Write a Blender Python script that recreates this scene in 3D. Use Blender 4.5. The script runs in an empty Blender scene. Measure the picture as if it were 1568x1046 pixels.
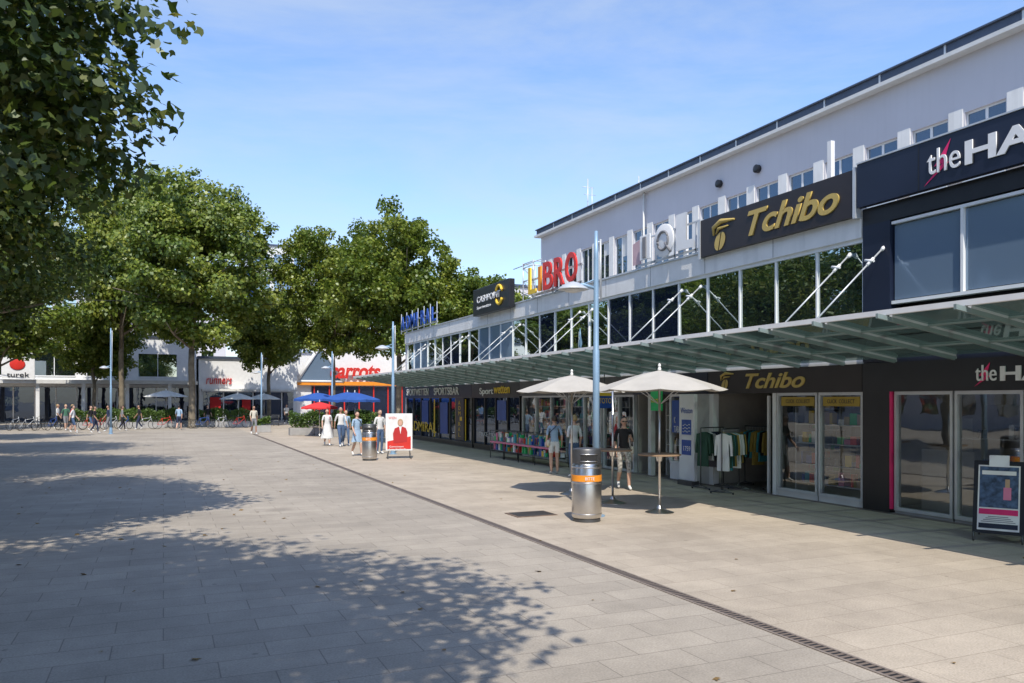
import bpy, bmesh, math, random
import numpy as np
from mathutils import Vector, Matrix
random.seed(4)
sc=bpy.context.scene
sc.view_settings.view_transform='Standard'
try: sc.view_settings.look='None'
except Exception: pass
sc.view_settings.exposure=0
COL=sc.collection

# ------------------------------------------------------------------ materials
def nm(name):
    m=bpy.data.materials.new(name); m.use_nodes=True
    nt=m.node_tree; nt.nodes.clear()
    out=nt.nodes.new('ShaderNodeOutputMaterial')
    return m,nt,out
def mat(name,col,rough=.6,metal=0,var=.12,scale=3.0,bump=0.0,bscale=40,spec=.5,coat=0,streak=0):
    m,nt,out=nm(name); N=nt.nodes; L=nt.links
    b=N.new('ShaderNodeBsdfPrincipled'); L.new(b.outputs[0],out.inputs[0])
    b.inputs['Roughness'].default_value=rough; b.inputs['Metallic'].default_value=metal
    b.inputs['Specular IOR Level'].default_value=spec
    if coat: b.inputs['Coat Weight'].default_value=coat
    tc=N.new('ShaderNodeTexCoord'); no=N.new('ShaderNodeTexNoise')
    no.inputs['Scale'].default_value=scale; no.inputs['Detail'].default_value=5
    L.new(tc.outputs['Object'],no.inputs['Vector'])
    mp=N.new('ShaderNodeMapRange'); mp.inputs['From Min'].default_value=.3; mp.inputs['From Max'].default_value=.7
    mp.inputs['To Min'].default_value=1-var; mp.inputs['To Max'].default_value=1+var*.6
    L.new(no.outputs[0],mp.inputs['Value'])
    mx=N.new('ShaderNodeVectorMath'); mx.operation='SCALE'
    mx.inputs[0].default_value=col[:3]; L.new(mp.outputs[0],mx.inputs['Scale'])
    cur=mx.outputs[0]
    if streak:
        ma=N.new('ShaderNodeMapping'); ma.inputs['Scale'].default_value=(5,5,.35); L.new(tc.outputs['Object'],ma.inputs[0])
        n3=N.new('ShaderNodeTexNoise'); n3.inputs['Scale'].default_value=1.2; n3.inputs['Detail'].default_value=6; L.new(ma.outputs[0],n3.inputs['Vector'])
        m3=N.new('ShaderNodeMapRange'); m3.inputs['From Min'].default_value=.5; m3.inputs['From Max'].default_value=.8; m3.inputs['To Min'].default_value=1; m3.inputs['To Max'].default_value=1-streak
        L.new(n3.outputs[0],m3.inputs[0]); s3=N.new('ShaderNodeVectorMath'); s3.operation='SCALE'; L.new(cur,s3.inputs[0]); L.new(m3.outputs[0],s3.inputs['Scale']); cur=s3.outputs[0]
    L.new(cur,b.inputs['Base Color'])
    if bump:
        n2=N.new('ShaderNodeTexNoise'); n2.inputs['Scale'].default_value=bscale; n2.inputs['Detail'].default_value=4
        L.new(tc.outputs['Object'],n2.inputs['Vector'])
        bp=N.new('ShaderNodeBump'); bp.inputs['Strength'].default_value=bump; bp.inputs['Distance'].default_value=.02
        L.new(n2.outputs[0],bp.inputs['Height']); L.new(bp.outputs[0],b.inputs['Normal'])
    return m
def glass_mat(name,tint,gl,fac,ref=(.85,.9,.92),rough=.01,dark=None,milk=0,wav=.08):
    """window pane: reflection over either clear (transparent) or a dark room tone"""
    m,nt,out=nm(name); N=nt.nodes; L=nt.links
    if dark is None:
        t=N.new('ShaderNodeBsdfTransparent'); t.inputs[0].default_value=(*tint,1)
    else:
        t=N.new('ShaderNodeBsdfDiffuse'); t.inputs[0].default_value=(*dark,1)
    base=t.outputs[0]
    if milk:
        tl=N.new('ShaderNodeBsdfTranslucent'); tl.inputs[0].default_value=(.55,.72,.68,1)
        mm=N.new('ShaderNodeMixShader'); mm.inputs[0].default_value=milk; L.new(base,mm.inputs[1]); L.new(tl.outputs[0],mm.inputs[2]); base=mm.outputs[0]
    g=N.new('ShaderNodeBsdfGlossy'); g.inputs[0].default_value=(*ref,1); g.inputs['Roughness'].default_value=rough
    lw=N.new('ShaderNodeLayerWeight'); lw.inputs['Blend'].default_value=gl
    ma=N.new('ShaderNodeMath'); ma.operation='ADD'; ma.use_clamp=True; ma.inputs[1].default_value=fac
    L.new(lw.outputs['Fresnel'],ma.inputs[0])
    tc=N.new('ShaderNodeTexCoord'); no=N.new('ShaderNodeTexNoise'); no.inputs['Scale'].default_value=1.3
    L.new(tc.outputs['Object'],no.inputs['Vector'])
    bp=N.new('ShaderNodeBump'); bp.inputs['Strength'].default_value=wav; bp.inputs['Distance'].default_value=.03
    L.new(no.outputs[0],bp.inputs['Height']); L.new(bp.outputs[0],g.inputs['Normal'])
    mi=N.new('ShaderNodeMixShader'); L.new(ma.outputs[0],mi.inputs[0]); L.new(base,mi.inputs[1]); L.new(g.outputs[0],mi.inputs[2])
    L.new(mi.outputs[0],out.inputs[0])
    return m
def leaf_mat(name,c0,c1,c2,trans=.3):
    m,nt,out=nm(name); N=nt.nodes; L=nt.links
    a=N.new('ShaderNodeAttribute'); a.attribute_name='var'
    r=N.new('ShaderNodeValToRGB'); e=r.color_ramp.elements
    e[0].color=(*c0,1); e[1].color=(*c2,1); x=e.new(.5); x.color=(*c1,1)
    L.new(a.outputs['Fac'],r.inputs[0])
    d=N.new('ShaderNodeBsdfDiffuse'); t=N.new('ShaderNodeBsdfTranslucent'); g=N.new('ShaderNodeBsdfGlossy')
    g.inputs['Roughness'].default_value=.45; g.inputs[0].default_value=(.8,.85,.78,1)
    L.new(r.outputs[0],d.inputs[0]); L.new(r.outputs[0],t.inputs[0])
    m1=N.new('ShaderNodeMixShader'); m1.inputs[0].default_value=trans
    L.new(d.outputs[0],m1.inputs[1]); L.new(t.outputs[0],m1.inputs[2])
    m2=N.new('ShaderNodeMixShader'); m2.inputs[0].default_value=.045
    L.new(m1.outputs[0],m2.inputs[1]); L.new(g.outputs[0],m2.inputs[2]); L.new(m2.outputs[0],out.inputs[0])
    return m

M={}
M['wall']=mat('render_wall',(.55,.54,.57),.85,var=.05,scale=.6,bump=.1,bscale=60,streak=.04)
M['white']=mat('white_paint',(.76,.76,.75),.5,var=.06)
M['fasciawhite']=mat('fascia_white',(.74,.73,.70),.55,var=.06,streak=.16)
M['offwhite']=mat('offwhite_paint',(.6,.6,.58),.6,var=.08)
M['alu']=mat('aluminium_frame',(.55,.57,.58),.4,metal=.3,var=.08)
M['black']=mat('black_panel',(.015,.015,.017),.35,var=.2)
M['navy']=mat('navy_panel',(.010,.015,.034),.38,var=.2,scale=1)
M['brown']=mat('dark_brown_board',(.026,.020,.020),.45,var=.15)
M['gold']=mat('gold_letters',(.50,.36,.10),.4,var=.08)
M['magenta']=mat('magenta_paint',(.7,.02,.14),.4)
M['red']=mat('red_paint',(.62,.03,.02),.4)
M['yellow']=mat('yellow_paint',(.75,.5,.04),.5)
M['green']=mat('green_sign',(.02,.45,.12),.5)
M['blue']=mat('blue_paint',(.02,.08,.35),.45)
M['lblue']=mat('lamp_pole_blue_grey',(.24,.37,.50),.45,metal=.2,var=.08)
M['steel']=mat('stainless_steel',(.62,.6,.57),.28,metal=1,var=.12,scale=6,bump=.05,bscale=10)
M['dsteel']=mat('dark_steel',(.12,.12,.12),.45,metal=.7)
M['orange']=mat('orange_sticker',(.8,.28,.02),.5)
M['canvas']=mat('umbrella_canvas',(.42,.395,.35),.9,var=.08,bump=.1)
M['canvasblue']=mat('blue_canvas',(.02,.08,.30),.9)
M['canvasred']=mat('red_canvas',(.6,.03,.03),.9)
M['canvaswhite']=mat('white_canvas',(.75,.74,.7),.9)
M['wood']=mat('table_wood',(.3,.2,.12),.6)
M['bark']=mat('plane_bark',(.20,.165,.115),.9,var=.5,scale=2.5,bump=.5,bscale=8)
M['concrete']=mat('concrete',(.35,.34,.32),.85,var=.15,bump=.15)
M['inwall']=mat('interior_wall',(.38,.35,.31),.8)
M['infloor']=mat('interior_floor',(.18,.16,.14),.4)
M['roof']=mat('roof_flashing',(.07,.09,.13),.5,metal=.3,var=.15)
M['tan']=mat('tan_goods',(.45,.3,.18),.7)
M['pink']=mat('pink_goods',(.65,.2,.3),.7)
M['teal']=mat('teal_goods',(.05,.3,.35),.7)
M['grey']=mat('grey_fabric',(.2,.2,.21),.9)
M['rubber']=mat('black_rubber',(.02,.02,.02),.8)
M['darkgreen']=mat('dark_green_fabric',(.03,.08,.05),.9)
M['mustard']=mat('mustard_fabric',(.4,.28,.06),.9)
M['greensteel']=mat('canopy_steel',(.26,.33,.32),.4,metal=.3,var=.08)
M['glass1']=glass_mat('upper_window_glass',(0,0,0),.35,.55,ref=(.80,.90,.90),dark=(.012,.018,.022))
M['glassup']=glass_mat('office_window_glass',(0,0,0),.25,.16,ref=(.6,.75,.9),dark=(.035,.045,.06))
M['glassdark']=glass_mat('dark_navy_glass',(0,0,0),.3,.12,ref=(.5,.6,.75),dark=(.010,.014,.032))
M['glassblue']=glass_mat('pale_blue_glass',(0,0,0),.3,.16,ref=(.6,.75,.9),rough=.12,dark=(.15,.21,.29))
M['glassshop']=glass_mat('shop_window_glass',(.86,.90,.90),.25,.14)
M['glasscan']=glass_mat('canopy_glass',(.33,.41,.40),.35,.05,ref=(.75,.88,.87),rough=.05,milk=.12)
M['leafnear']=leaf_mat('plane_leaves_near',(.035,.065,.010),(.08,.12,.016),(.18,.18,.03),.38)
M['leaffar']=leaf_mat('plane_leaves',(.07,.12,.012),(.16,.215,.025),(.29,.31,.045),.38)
M['leafdark']=leaf_mat('hedge_leaves',(.04,.08,.012),(.08,.15,.025),(.14,.2,.04),.25)

# ------------------------------------------------------------------ geometry helpers
def empty(name,loc=(0,0,0),yaw=0):
    e=bpy.data.objects.new(name,None); e.empty_display_size=.3; e.location=loc; e.rotation_euler=(0,0,yaw)
    COL.objects.link(e); return e
def obj(name,me,m=None,parent=None):
    o=bpy.data.objects.new(name,me); COL.objects.link(o)
    if m is not None:
        if isinstance(m,(list,tuple)):
            for k in m: me.materials.append(k)
        else: me.materials.append(m)
    if parent: o.parent=parent
    return o
def smooth(me):
    me.polygons.foreach_set('use_smooth',[True]*len(me.polygons))
def boxes(name,lst,m,parent=None,bevel=0):
    vs=[];fs=[]
    for (x0,x1,y0,y1,z0,z1) in lst:
        b=len(vs)
        vs+=[(x0,y0,z0),(x1,y0,z0),(x1,y1,z0),(x0,y1,z0),(x0,y0,z1),(x1,y0,z1),(x1,y1,z1),(x0,y1,z1)]
        fs+=[(b,b+3,b+2,b+1),(b+4,b+5,b+6,b+7),(b,b+1,b+5,b+4),(b+1,b+2,b+6,b+5),(b+2,b+3,b+7,b+6),(b+3,b,b+4,b+7)]
    me=bpy.data.meshes.new(name); me.from_pydata(vs,[],fs); me.update()
    o=obj(name,me,m,parent)
    if bevel:
        bv=o.modifiers.new('bevel','BEVEL'); bv.width=bevel; bv.segments=2
    return o
def poly(name,pts_list,m,parent=None):
    vs=[];fs=[]
    for pts in pts_list:
        b=len(vs); vs+=list(pts); fs.append(tuple(range(b,b+len(pts))))
    me=bpy.data.meshes.new(name); me.from_pydata(vs,[],fs); me.update()
    return obj(name,me,m,parent)
def tube_geo(paths,sides=8):
    vs=[];fs=[]
    for path in paths:
        P=[Vector(p) for p,_ in path]; n=len(P); start=len(vs)
        for i,(p,r) in enumerate(path):
            d=(P[min(i+1,n-1)]-P[max(i-1,0)]).normalized()
            ref=Vector((0,0,1)) if abs(d.z)<.9 else Vector((0,1,0))
            a=d.cross(ref).normalized(); b=d.cross(a)
            for k in range(sides):
                t=2*math.pi*k/sides
                vs.append(tuple(P[i]+a*(r*math.cos(t))+b*(r*math.sin(t))))
        for i in range(n-1):
            for k in range(sides):
                k2=(k+1)%sides; q=start+i*sides
                fs.append((q+k,q+k2,q+sides+k2,q+sides+k))
        fs.append(tuple(start+k for k in range(sides))[::-1]); fs.append(tuple(start+(n-1)*sides+k for k in range(sides)))
    return vs,fs
def tubes(name,paths,m,parent=None,sides=8,sm=True):
    vs,fs=tube_geo(paths,sides)
    me=bpy.data.meshes.new(name); me.from_pydata(vs,[],fs); me.update()
    if sm:
        me.polygons.foreach_set('use_smooth',[len(p.vertices)==4 for p in me.polygons])
    return obj(name,me,m,parent)
def rod(a,b,r,r2=None): return [(a,r),(b,r if r2 is None else r2)]
def lathe(name,prof,m,parent=None,loc=(0,0,0),seg=32,sm=True,sx=1,sy=1):
    vs=[];fs=[]
    for (r,z) in prof:
        for k in range(seg):
            t=2*math.pi*k/seg; vs.append((loc[0]+sx*r*math.cos(t),loc[1]+sy*r*math.sin(t),loc[2]+z))
    for i in range(len(prof)-1):
        for k in range(seg):
            k2=(k+1)%seg; fs.append((i*seg+k,i*seg+k2,(i+1)*seg+k2,(i+1)*seg+k))
    fs.append(tuple(range(seg))[::-1]); fs.append(tuple((len(prof)-1)*seg+k for k in range(seg)))
    me=bpy.data.meshes.new(name); me.from_pydata(vs,[],fs); me.update()
    o=obj(name,me,m,parent)
    if sm:
        smooth(me); es=o.modifiers.new('es','EDGE_SPLIT'); es.split_angle=math.radians(35)
    return o
def ball(name,c,s,m,parent=None,seg=16,rings=10,fn=None):
    bm=bmesh.new(); bmesh.ops.create_uvsphere(bm,u_segments=seg,v_segments=rings,radius=1)
    for v in bm.verts:
        co=v.co.copy()
        if fn: co=fn(co)
        v.co=Vector((c[0]+co.x*s[0],c[1]+co.y*s[1],c[2]+co.z*s[2]))
    me=bpy.data.meshes.new(name); bm.to_mesh(me); bm.free(); smooth(me)
    return obj(name,me,m,parent)
FX=(math.pi/2,0,-math.pi/2)   # text facing -X
FY=(math.pi/2,0,0)            # text facing -Y
def text(name,s,loc,w,h,m,parent=None,rot=FX,shear=0,bold=.0,ext=.01,align='LEFT'):
    c=bpy.data.curves.new(name,'FONT'); c.body=s; c.extrude=ext; c.shear=shear; c.offset=bold; c.size=1; c.align_x=align
    o=bpy.data.objects.new(name,c); COL.objects.link(o); c.materials.append(m)
    bpy.context.view_layer.update()
    d=o.dimensions
    o.scale=(w/max(d.x,1e-3),h/max(d.y,1e-3),1)
    o.rotation_euler=rot; o.location=loc
    if parent: o.parent=parent
    return o

# ------------------------------------------------------------------ camera, sun, sky
TH=math.atan(534/1220)
cam=bpy.data.cameras.new('camera'); cam.lens=28; cam.sensor_width=36; cam.shift_y=90/1568; cam.clip_end=1500; cam.clip_start=.05
co=bpy.data.objects.new('camera',cam); co.location=(0,0,2.1); co.rotation_euler=(math.pi/2,0,-TH); COL.objects.link(co); sc.camera=co
SD=Vector((.22,.68,-1)).normalized()
sl=bpy.data.lights.new('sun','SUN'); sl.energy=5.0; sl.angle=math.radians(.5); sl.color=(1,.935,.83)
so=bpy.data.objects.new('sun',sl); so.rotation_euler=SD.to_track_quat('-Z','Y').to_euler(); COL.objects.link(so)
w=bpy.data.worlds.new('World'); sc.world=w; w.use_nodes=True; nt=w.node_tree; N=nt.nodes; L=nt.links
N.clear(); wo=N.new('ShaderNodeOutputWorld'); bg=N.new('ShaderNodeBackground'); bg.inputs[1].default_value=.15
sky=N.new('ShaderNodeTexSky'); sky.sky_type='NISHITA'; sky.sun_disc=False
sky.sun_elevation=math.asin(-SD.z); sky.sun_rotation=math.atan2(-SD.x,-SD.y)
sky.air_density=1.2; sky.dust_density=.8; sky.ozone_density=2.4
gain=N.new('ShaderNodeVectorMath'); gain.operation='MULTIPLY'; gain.inputs[1].default_value=(1.32,1.42,1.66)
L.new(sky.outputs[0],gain.inputs[0])
tc=N.new('ShaderNodeTexCoord'); mp=N.new('ShaderNodeMapping'); mp.inputs['Scale'].default_value=(1.0,1.3,4.6); mp.inputs['Rotation'].default_value=(.12,.2,.3)
no=N.new('ShaderNodeTexNoise'); no.inputs['Scale'].default_value=1.9; no.inputs['Detail'].default_value=8; no.inputs['Roughness'].default_value=.62; no.inputs['Distortion'].default_value=.35
cr=N.new('ShaderNodeValToRGB'); cr.color_ramp.elements[0].position=.42; cr.color_ramp.elements[0].color=(0,0,0,1); cr.color_ramp.elements[1].position=.85; cr.color_ramp.elements[1].color=(.75,.75,.75,1)
mx=N.new('ShaderNodeMix'); mx.data_type='RGBA'
mx.inputs['B'].default_value=(4.6,5.2,6.0,1)
L.new(tc.outputs['Generated'],mp.inputs[0]); L.new(mp.outputs[0],no.inputs['Vector']); L.new(no.outputs[0],cr.inputs[0])
L.new(cr.outputs[0],mx.inputs['Factor']); L.new(gain.outputs[0],mx.inputs['A']); L.new(mx.outputs['Result'],bg.inputs[0]); L.new(bg.outputs[0],wo.inputs[0])

# ------------------------------------------------------------------ ground
def ground_mat():
    m,nt,out=nm('stone_paving'); N=nt.nodes; L=nt.links
    b=N.new('ShaderNodeBsdfPrincipled'); L.new(b.outputs[0],out.inputs[0]); b.inputs['Roughness'].default_value=.75
    b.inputs['Specular IOR Level'].default_value=.3
    tc=N.new('ShaderNodeTexCoord')
    def brick(w_,h_,rot,mort):
        mp=N.new('ShaderNodeMapping'); mp.inputs['Rotation'].default_value=(0,0,rot); L.new(tc.outputs['Object'],mp.inputs[0])
        br=N.new('ShaderNodeTexBrick'); br.inputs['Scale'].default_value=1; br.inputs['Brick Width'].default_value=w_; br.inputs['Row Height'].default_value=h_
        br.inputs['Mortar Size'].default_value=mort; br.inputs['Mortar Smooth'].default_value=.3; br.inputs['Bias'].default_value=0
        L.new(mp.outputs[0],br.inputs['Vector']); return br
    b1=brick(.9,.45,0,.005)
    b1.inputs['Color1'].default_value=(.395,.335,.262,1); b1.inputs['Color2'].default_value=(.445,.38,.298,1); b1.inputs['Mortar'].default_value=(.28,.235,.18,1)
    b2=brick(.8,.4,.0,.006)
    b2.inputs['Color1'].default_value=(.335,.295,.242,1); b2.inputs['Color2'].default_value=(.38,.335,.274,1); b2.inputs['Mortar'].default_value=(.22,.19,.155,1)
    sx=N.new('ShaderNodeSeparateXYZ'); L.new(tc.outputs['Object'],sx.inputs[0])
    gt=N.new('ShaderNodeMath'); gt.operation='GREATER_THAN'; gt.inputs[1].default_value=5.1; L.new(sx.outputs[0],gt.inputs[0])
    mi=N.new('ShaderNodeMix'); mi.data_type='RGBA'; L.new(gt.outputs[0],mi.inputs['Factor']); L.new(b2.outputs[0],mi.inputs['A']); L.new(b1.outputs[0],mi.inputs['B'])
    def nz(s,lo,hi,a,c,det=6,rough=.5):
        n=N.new('ShaderNodeTexNoise'); n.inputs['Scale'].default_value=s; n.inputs['Detail'].default_value=det; n.inputs['Roughness'].default_value=rough; L.new(tc.outputs['Object'],n.inputs['Vector'])
        r=N.new('ShaderNodeMapRange'); r.inputs['From Min'].default_value=lo; r.inputs['From Max'].default_value=hi; r.inputs['To Min'].default_value=a; r.inputs['To Max'].default_value=c
        L.new(n.outputs[0],r.inputs[0]); return r,n
    r1,_=nz(.35,.3,.7,.84,1.09); r2,_=nz(1.7,.3,.7,.84,1.10,9,.7); r3,n3=nz(55,.25,.75,.80,1.18,3)
    def spots(s,r0,r1_,v):
        vo=N.new('ShaderNodeTexVoronoi'); vo.inputs['Scale'].default_value=s; L.new(tc.outputs['Object'],vo.inputs['Vector'])
        vr=N.new('ShaderNodeMapRange'); vr.inputs['From Min'].default_value=r0; vr.inputs['From Max'].default_value=r1_; vr.inputs['To Min'].default_value=v; vr.inputs['To Max'].default_value=1
        L.new(vo.outputs['Distance'],vr.inputs[0]); return vr
    cur=mi.outputs['Result']
    for r in (r1,r2,r3,spots(1.6,.03,.055,.68),spots(.37,.05,.12,.8),spots(3.1,.03,.06,.84)):
        s=N.new('ShaderNodeVectorMath'); s.operation='SCALE'; L.new(cur,s.inputs[0]); L.new(r.outputs[0],s.inputs['Scale']); cur=s.outputs[0]
    L.new(cur,b.inputs['Base Color'])
    bp=N.new('ShaderNodeBump'); bp.inputs['Strength'].default_value=.45; bp.inputs['Distance'].default_value=.01
    L.new(n3.outputs[0],bp.inputs['Height']); L.new(bp.outputs[0],b.inputs['Normal'])
    return m
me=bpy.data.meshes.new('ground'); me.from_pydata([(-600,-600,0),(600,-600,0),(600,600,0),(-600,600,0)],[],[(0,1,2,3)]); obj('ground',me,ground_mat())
def slot_mat():
    m,nt,out=nm('cast_iron_slots'); N=nt.nodes; L=nt.links
    b=N.new('ShaderNodeBsdfPrincipled'); L.new(b.outputs[0],out.inputs[0]); b.inputs['Roughness'].default_value=.6
    tc=N.new('ShaderNodeTexCoord'); wv=N.new('ShaderNodeTexWave'); wv.wave_type='BANDS'; wv.bands_direction='Y'; wv.inputs['Scale'].default_value=5
    L.new(tc.outputs['Object'],wv.inputs[0]); r=N.new('ShaderNodeValToRGB'); r.color_ramp.elements[0].position=.4; r.color_ramp.elements[0].color=(.015,.013,.012,1); r.color_ramp.elements[1].position=.5; r.color_ramp.elements[1].color=(.17,.13,.10,1)
    L.new(wv.outputs[1],r.inputs[0]); L.new(r.outputs[0],b.inputs['Base Color']); return m
dr=empty('drainage_channel')
boxes('grate',[(5.05,5.15,-3,52,.0,.006)],slot_mat(),dr)
boxes('edging',[(5.02,5.048,-3,52,.0,.009),(5.152,5.18,-3,52,.0,.009)],mat('edging_stone',(.22,.18,.15),.8,var=.25,scale=8),dr)
mc=empty('manhole_cover',(6.2,13.3,0))
boxes('plate',[(-.4,.4,-.3,.3,0,.012)],mat('rusty_iron',(.16,.11,.08),.8,var=.4,scale=9,bump=.4),mc)
boxes('ribs',[(-.36,.36,-.26+i*.075,-.235+i*.075,.012,.02) for i in range(7)],M['dsteel'],mc)

# ------------------------------------------------------------------ main shopping building
B=empty('shop_building')
FXp=12.35; Y0=-8; Y1=42.8
boxes('interior_floor',[(FXp-.05,17.5,Y0,Y1,0,.03)],M['infloor'],B)
boxes('interior_back_wall',[(17.2,17.34,Y0,Y1,.03,2.8)],M['inwall'],B)
boxes('slab',[(FXp,17.34,Y0,Y1,2.8,3.55)],M['offwhite'],B)
boxes('lower_roof_deck',[(FXp+.25,17.34,Y0,Y1,5.25,5.45)],M['concrete'],B)
boxes('first_floor_core',[(FXp+.35,17.3,Y0+.1,Y1-.1,3.56,5.24)],M['black'],B)
boxes('far_end_wall',[(FXp,17.34,Y1,Y1+.2,0,5.7)],M['wall'],B)
boxes('spandrel_dark',[(FXp-.03,FXp+.2,Y0,11.3,2.8,3.75)],M['navy'],B)
boxes('spandrel_white',[(FXp-.02,FXp+.2,11.3,Y1,2.8,3.6)],M['offwhite'],B)
boxes('parapet_fascia',[(FXp-.10,FXp+.24,11.3,Y1,5.22,5.75)],M['fasciawhite'],B)
boxes('fascia_joints',[(FXp-.104,FXp-.099,yy,yy+.015,5.23,5.75) for yy in np.arange(13.7,42,2.4)],M['grey'],B)
boxes('parapet_cap',[(FXp-.14,FXp+.28,11.3,Y1+.02,5.752,5.80)],M['alu'],B)
boxes('fascia_dark',[(FXp-.08,FXp+.24,Y0,11.28,5.42,5.75)],M['black'],B)
pan={'glass1':[], 'glassdark':[], 'glassblue':[]}
y=11.3; i=0; frames=[(FXp-.05,FXp+.12,11.3,Y1,3.6,3.72),(FXp-.05,FXp+.12,11.3,Y1,5.14,5.22)]
k_dark={5,6,7,11,19,20}; k_blue={14,15,16,23,24}
while y<Y1-.6:
    y2=min(y+1.2,Y1); key='glassdark' if i in k_dark else ('glassblue' if i in k_blue else 'glass1')
    tl=random.uniform(-.010,.010)
    pan[key].append([(FXp+.0,y+.03,3.72),(FXp+.0+tl,y+.03,5.14),(FXp+.0+tl*1.3,y2-.03,5.14),(FXp+.0,y2-.03,3.72)])
    frames.append((FXp-.04,FXp+.12,y2-.022,y2+.022,3.72,5.14)); y=y2; i+=1
frames.append((FXp-.06,FXp+.12,11.25,11.31,3.72,5.12))
for k,v in pan.items():
    if v: poly('first_floor_'+k,v,M[k],B)
boxes('first_floor_frames',frames,M['white'],B)
boxes('navy_pillar',[(FXp-.09,FXp+.2,10.65,11.27,2.82,5.42)],M['navy'],B)
pn=[];fr=[]
y=10.65
while y>-6:
    pn.append([(FXp+.0,y-1.42,3.95),(FXp+.0,y-1.42,5.32),(FXp+.0,y-.03,5.32),(FXp+.0,y-.03,3.95)])
    fr.append((FXp-.06,FXp+.1,y-1.445,y-1.395,3.9,5.38)); y-=1.42
fr+=[(FXp-.062,FXp+.1,-6,10.64,3.87,3.93),(FXp-.062,FXp+.1,-6,10.64,5.34,5.39)]
poly('pale_windows',pn,M['glassblue'],B); boxes('pale_window_frames',fr,M['white'],B)
# ---- upper block
UX=17.35; UT=10.25; UY1=36.0
wins=[]
yy=UY1-1.3
while yy>-6: wins.append((yy-1.0,yy)); yy-=1.45
zs,zh=7.3,8.9
wall=[(UX,UX+.3,Y0,UY1,5.3,zs),(UX,UX+.3,Y0,UY1,zh,UT)]
prev=UY1
for a,b in wins: wall.append((UX,UX+.3,b,prev,zs,zh)); prev=a
wall.append((UX,UX+.3,Y0,prev,zs,zh))
boxes('upper_wall',wall,M['wall'],B)
boxes('upper_body',[(UX+.3,UX+12,Y0,UY1-.01,5.3,UT-.01)],M['wall'],B)
boxes('window_piers',[(UX-.03,UX-.0005,b+.04,b+.41,zs-.02,zh+.10) for a,b in wins],M['fasciawhite'],B)
boxes('window_sills',[(UX-.07,UX-.001,a-.01,b+.01,zs-.07,zs-.02) for a,b in wins],M['alu'],B)
wf=[];wg=[];bl=[]
for a,b in wins:
    mid=(a+b)/2
    for (p,q) in ((a,mid),(mid,b)):
        wf+=[(UX+.07,UX+.11,p,p+.035,zs,zh),(UX+.07,UX+.11,q-.035,q,zs,zh),(UX+.07,UX+.11,p+.035,q-.035,zs,zs+.05),(UX+.07,UX+.11,p+.035,q-.035,zh-.05,zh)]
        wg.append([(UX+.085,p+.035,zs+.05),(UX+.085,p+.035,zh-.05),(UX+.085,q-.035,zh-.05),(UX+.085,q-.035,zs+.05)])
    if random.random()<.25: bl.append((UX+.078,UX+.083,a+.05,mid-.04,zh-random.uniform(.3,.9),zh-.06))
boxes('upper_window_frames',wf,M['white'],B); poly('upper_window_panes',wg,M['glassup'],B); boxes('window_blinds',bl,M['offwhite'],B)
boxes('cornice',[(UX-.30,UX+.4,Y0,UY1+.2,UT,UT+.10)],M['offwhite'],B)
boxes('roof_edge',[(UX-.18,UX+.4,Y0,UY1+.15,UT+.10,UT+.36)],M['roof'],B)
boxes('roof_edge_cap',[(UX-.24,UX+.45,Y0,UY1+.2,UT+.36,UT+.40)],M['roof'],B)
boxes('roof_edge_clips',[(UX-.20,UX-.181,yy,yy+.05,UT+.10,UT+.36) for yy in np.arange(0,36,1.9)],M['alu'],B)
for yv in (17.9,19.6):
    lathe('wall_vent',[(.11,0),(.13,.03),(.13,.14),(.09,.16)],M['black'],B,loc=(0,0,0)).matrix_world=Matrix.Translation((UX,yv*1.12,9.45))@Matrix.Rotation(-math.pi/2,4,'Y')
tubes('downpipe',[rod((UX-.1,26.53,5.5),(UX-.1,26.53,UT),.04)],M['offwhite'],B)
boxes('roof_post_plate',[(12.35,12.45,12.15,12.25,5.8,7.35),(12.35,12.45,17.05,17.13,5.8,6.9)],M['white'],B)
tubes('antennas',[rod((UX+1,33,UT),(UX+1,33,UT+2.3),.025),rod((UX+1,32.6,UT),(UX+1,32.6,UT+1.8),.02),rod((UX+.7,33,UT+1.9),(UX+1.3,33,UT+1.9),.015),rod((UX+.7,32.8,UT+1.5),(UX+1.3,32.8,UT+1.5),.015),
   rod((UX+1,28.6,UT),(UX+1,28.6,UT+1.3),.02)],M['alu'],B)

# ---- ground floor shopfronts
def bay(y0,y1,glassm='glassshop',frame='alu',ztop=2.2,base=.18,mull=(),basem=None):
    poly('shop_pane',[[(FXp+.02,y0+.04,base),(FXp+.02,y0+.04,ztop),(FXp+.02,y1-.04,ztop),(FXp+.02,y1-.04,base)]],M[glassm],B)
    l=[(FXp-.04,FXp+.08,y0,y0+.05,base,ztop),(FXp-.04,FXp+.08,y1-.05,y1,base,ztop),(FXp-.038,FXp+.078,y0,y1,ztop,ztop+.06),(FXp-.038,FXp+.078,y0,y1,base-.06,base)]
    for q in mull: l.append((FXp-.042,FXp+.08,q-.03,q+.03,base,ztop))
    boxes('shop_frame',l,M[frame],B)
    boxes('shop_plinth',[(FXp-.02,FXp+.1,y0,y1,.03,base-.06)],M[basem or 'concrete'],B)
FZ0,FZ1=2.26,2.8
bay(9.42,10.6,frame='alu',base=.14); bay(8.2,9.38,frame='alu',base=.14); bay(5.2,8.16,frame='alu',base=.14,mull=(6.7,)); bay(0,5.1,frame='alu',base=.14,mull=(1.7,3.4))
boxes('hair_fascia',[(FXp-.09,FXp+.1,-4,11.28,FZ0,FZ1)],M['black'],B)
boxes('black_pillar',[(FXp-.08,FXp+.1,10.66,11.28,.03,FZ0)],M['black'],B)
boxes('magenta_strip',[(FXp-.1,FXp-.03,10.62,10.65,.1,FZ0)],M['magenta'],B)
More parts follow.
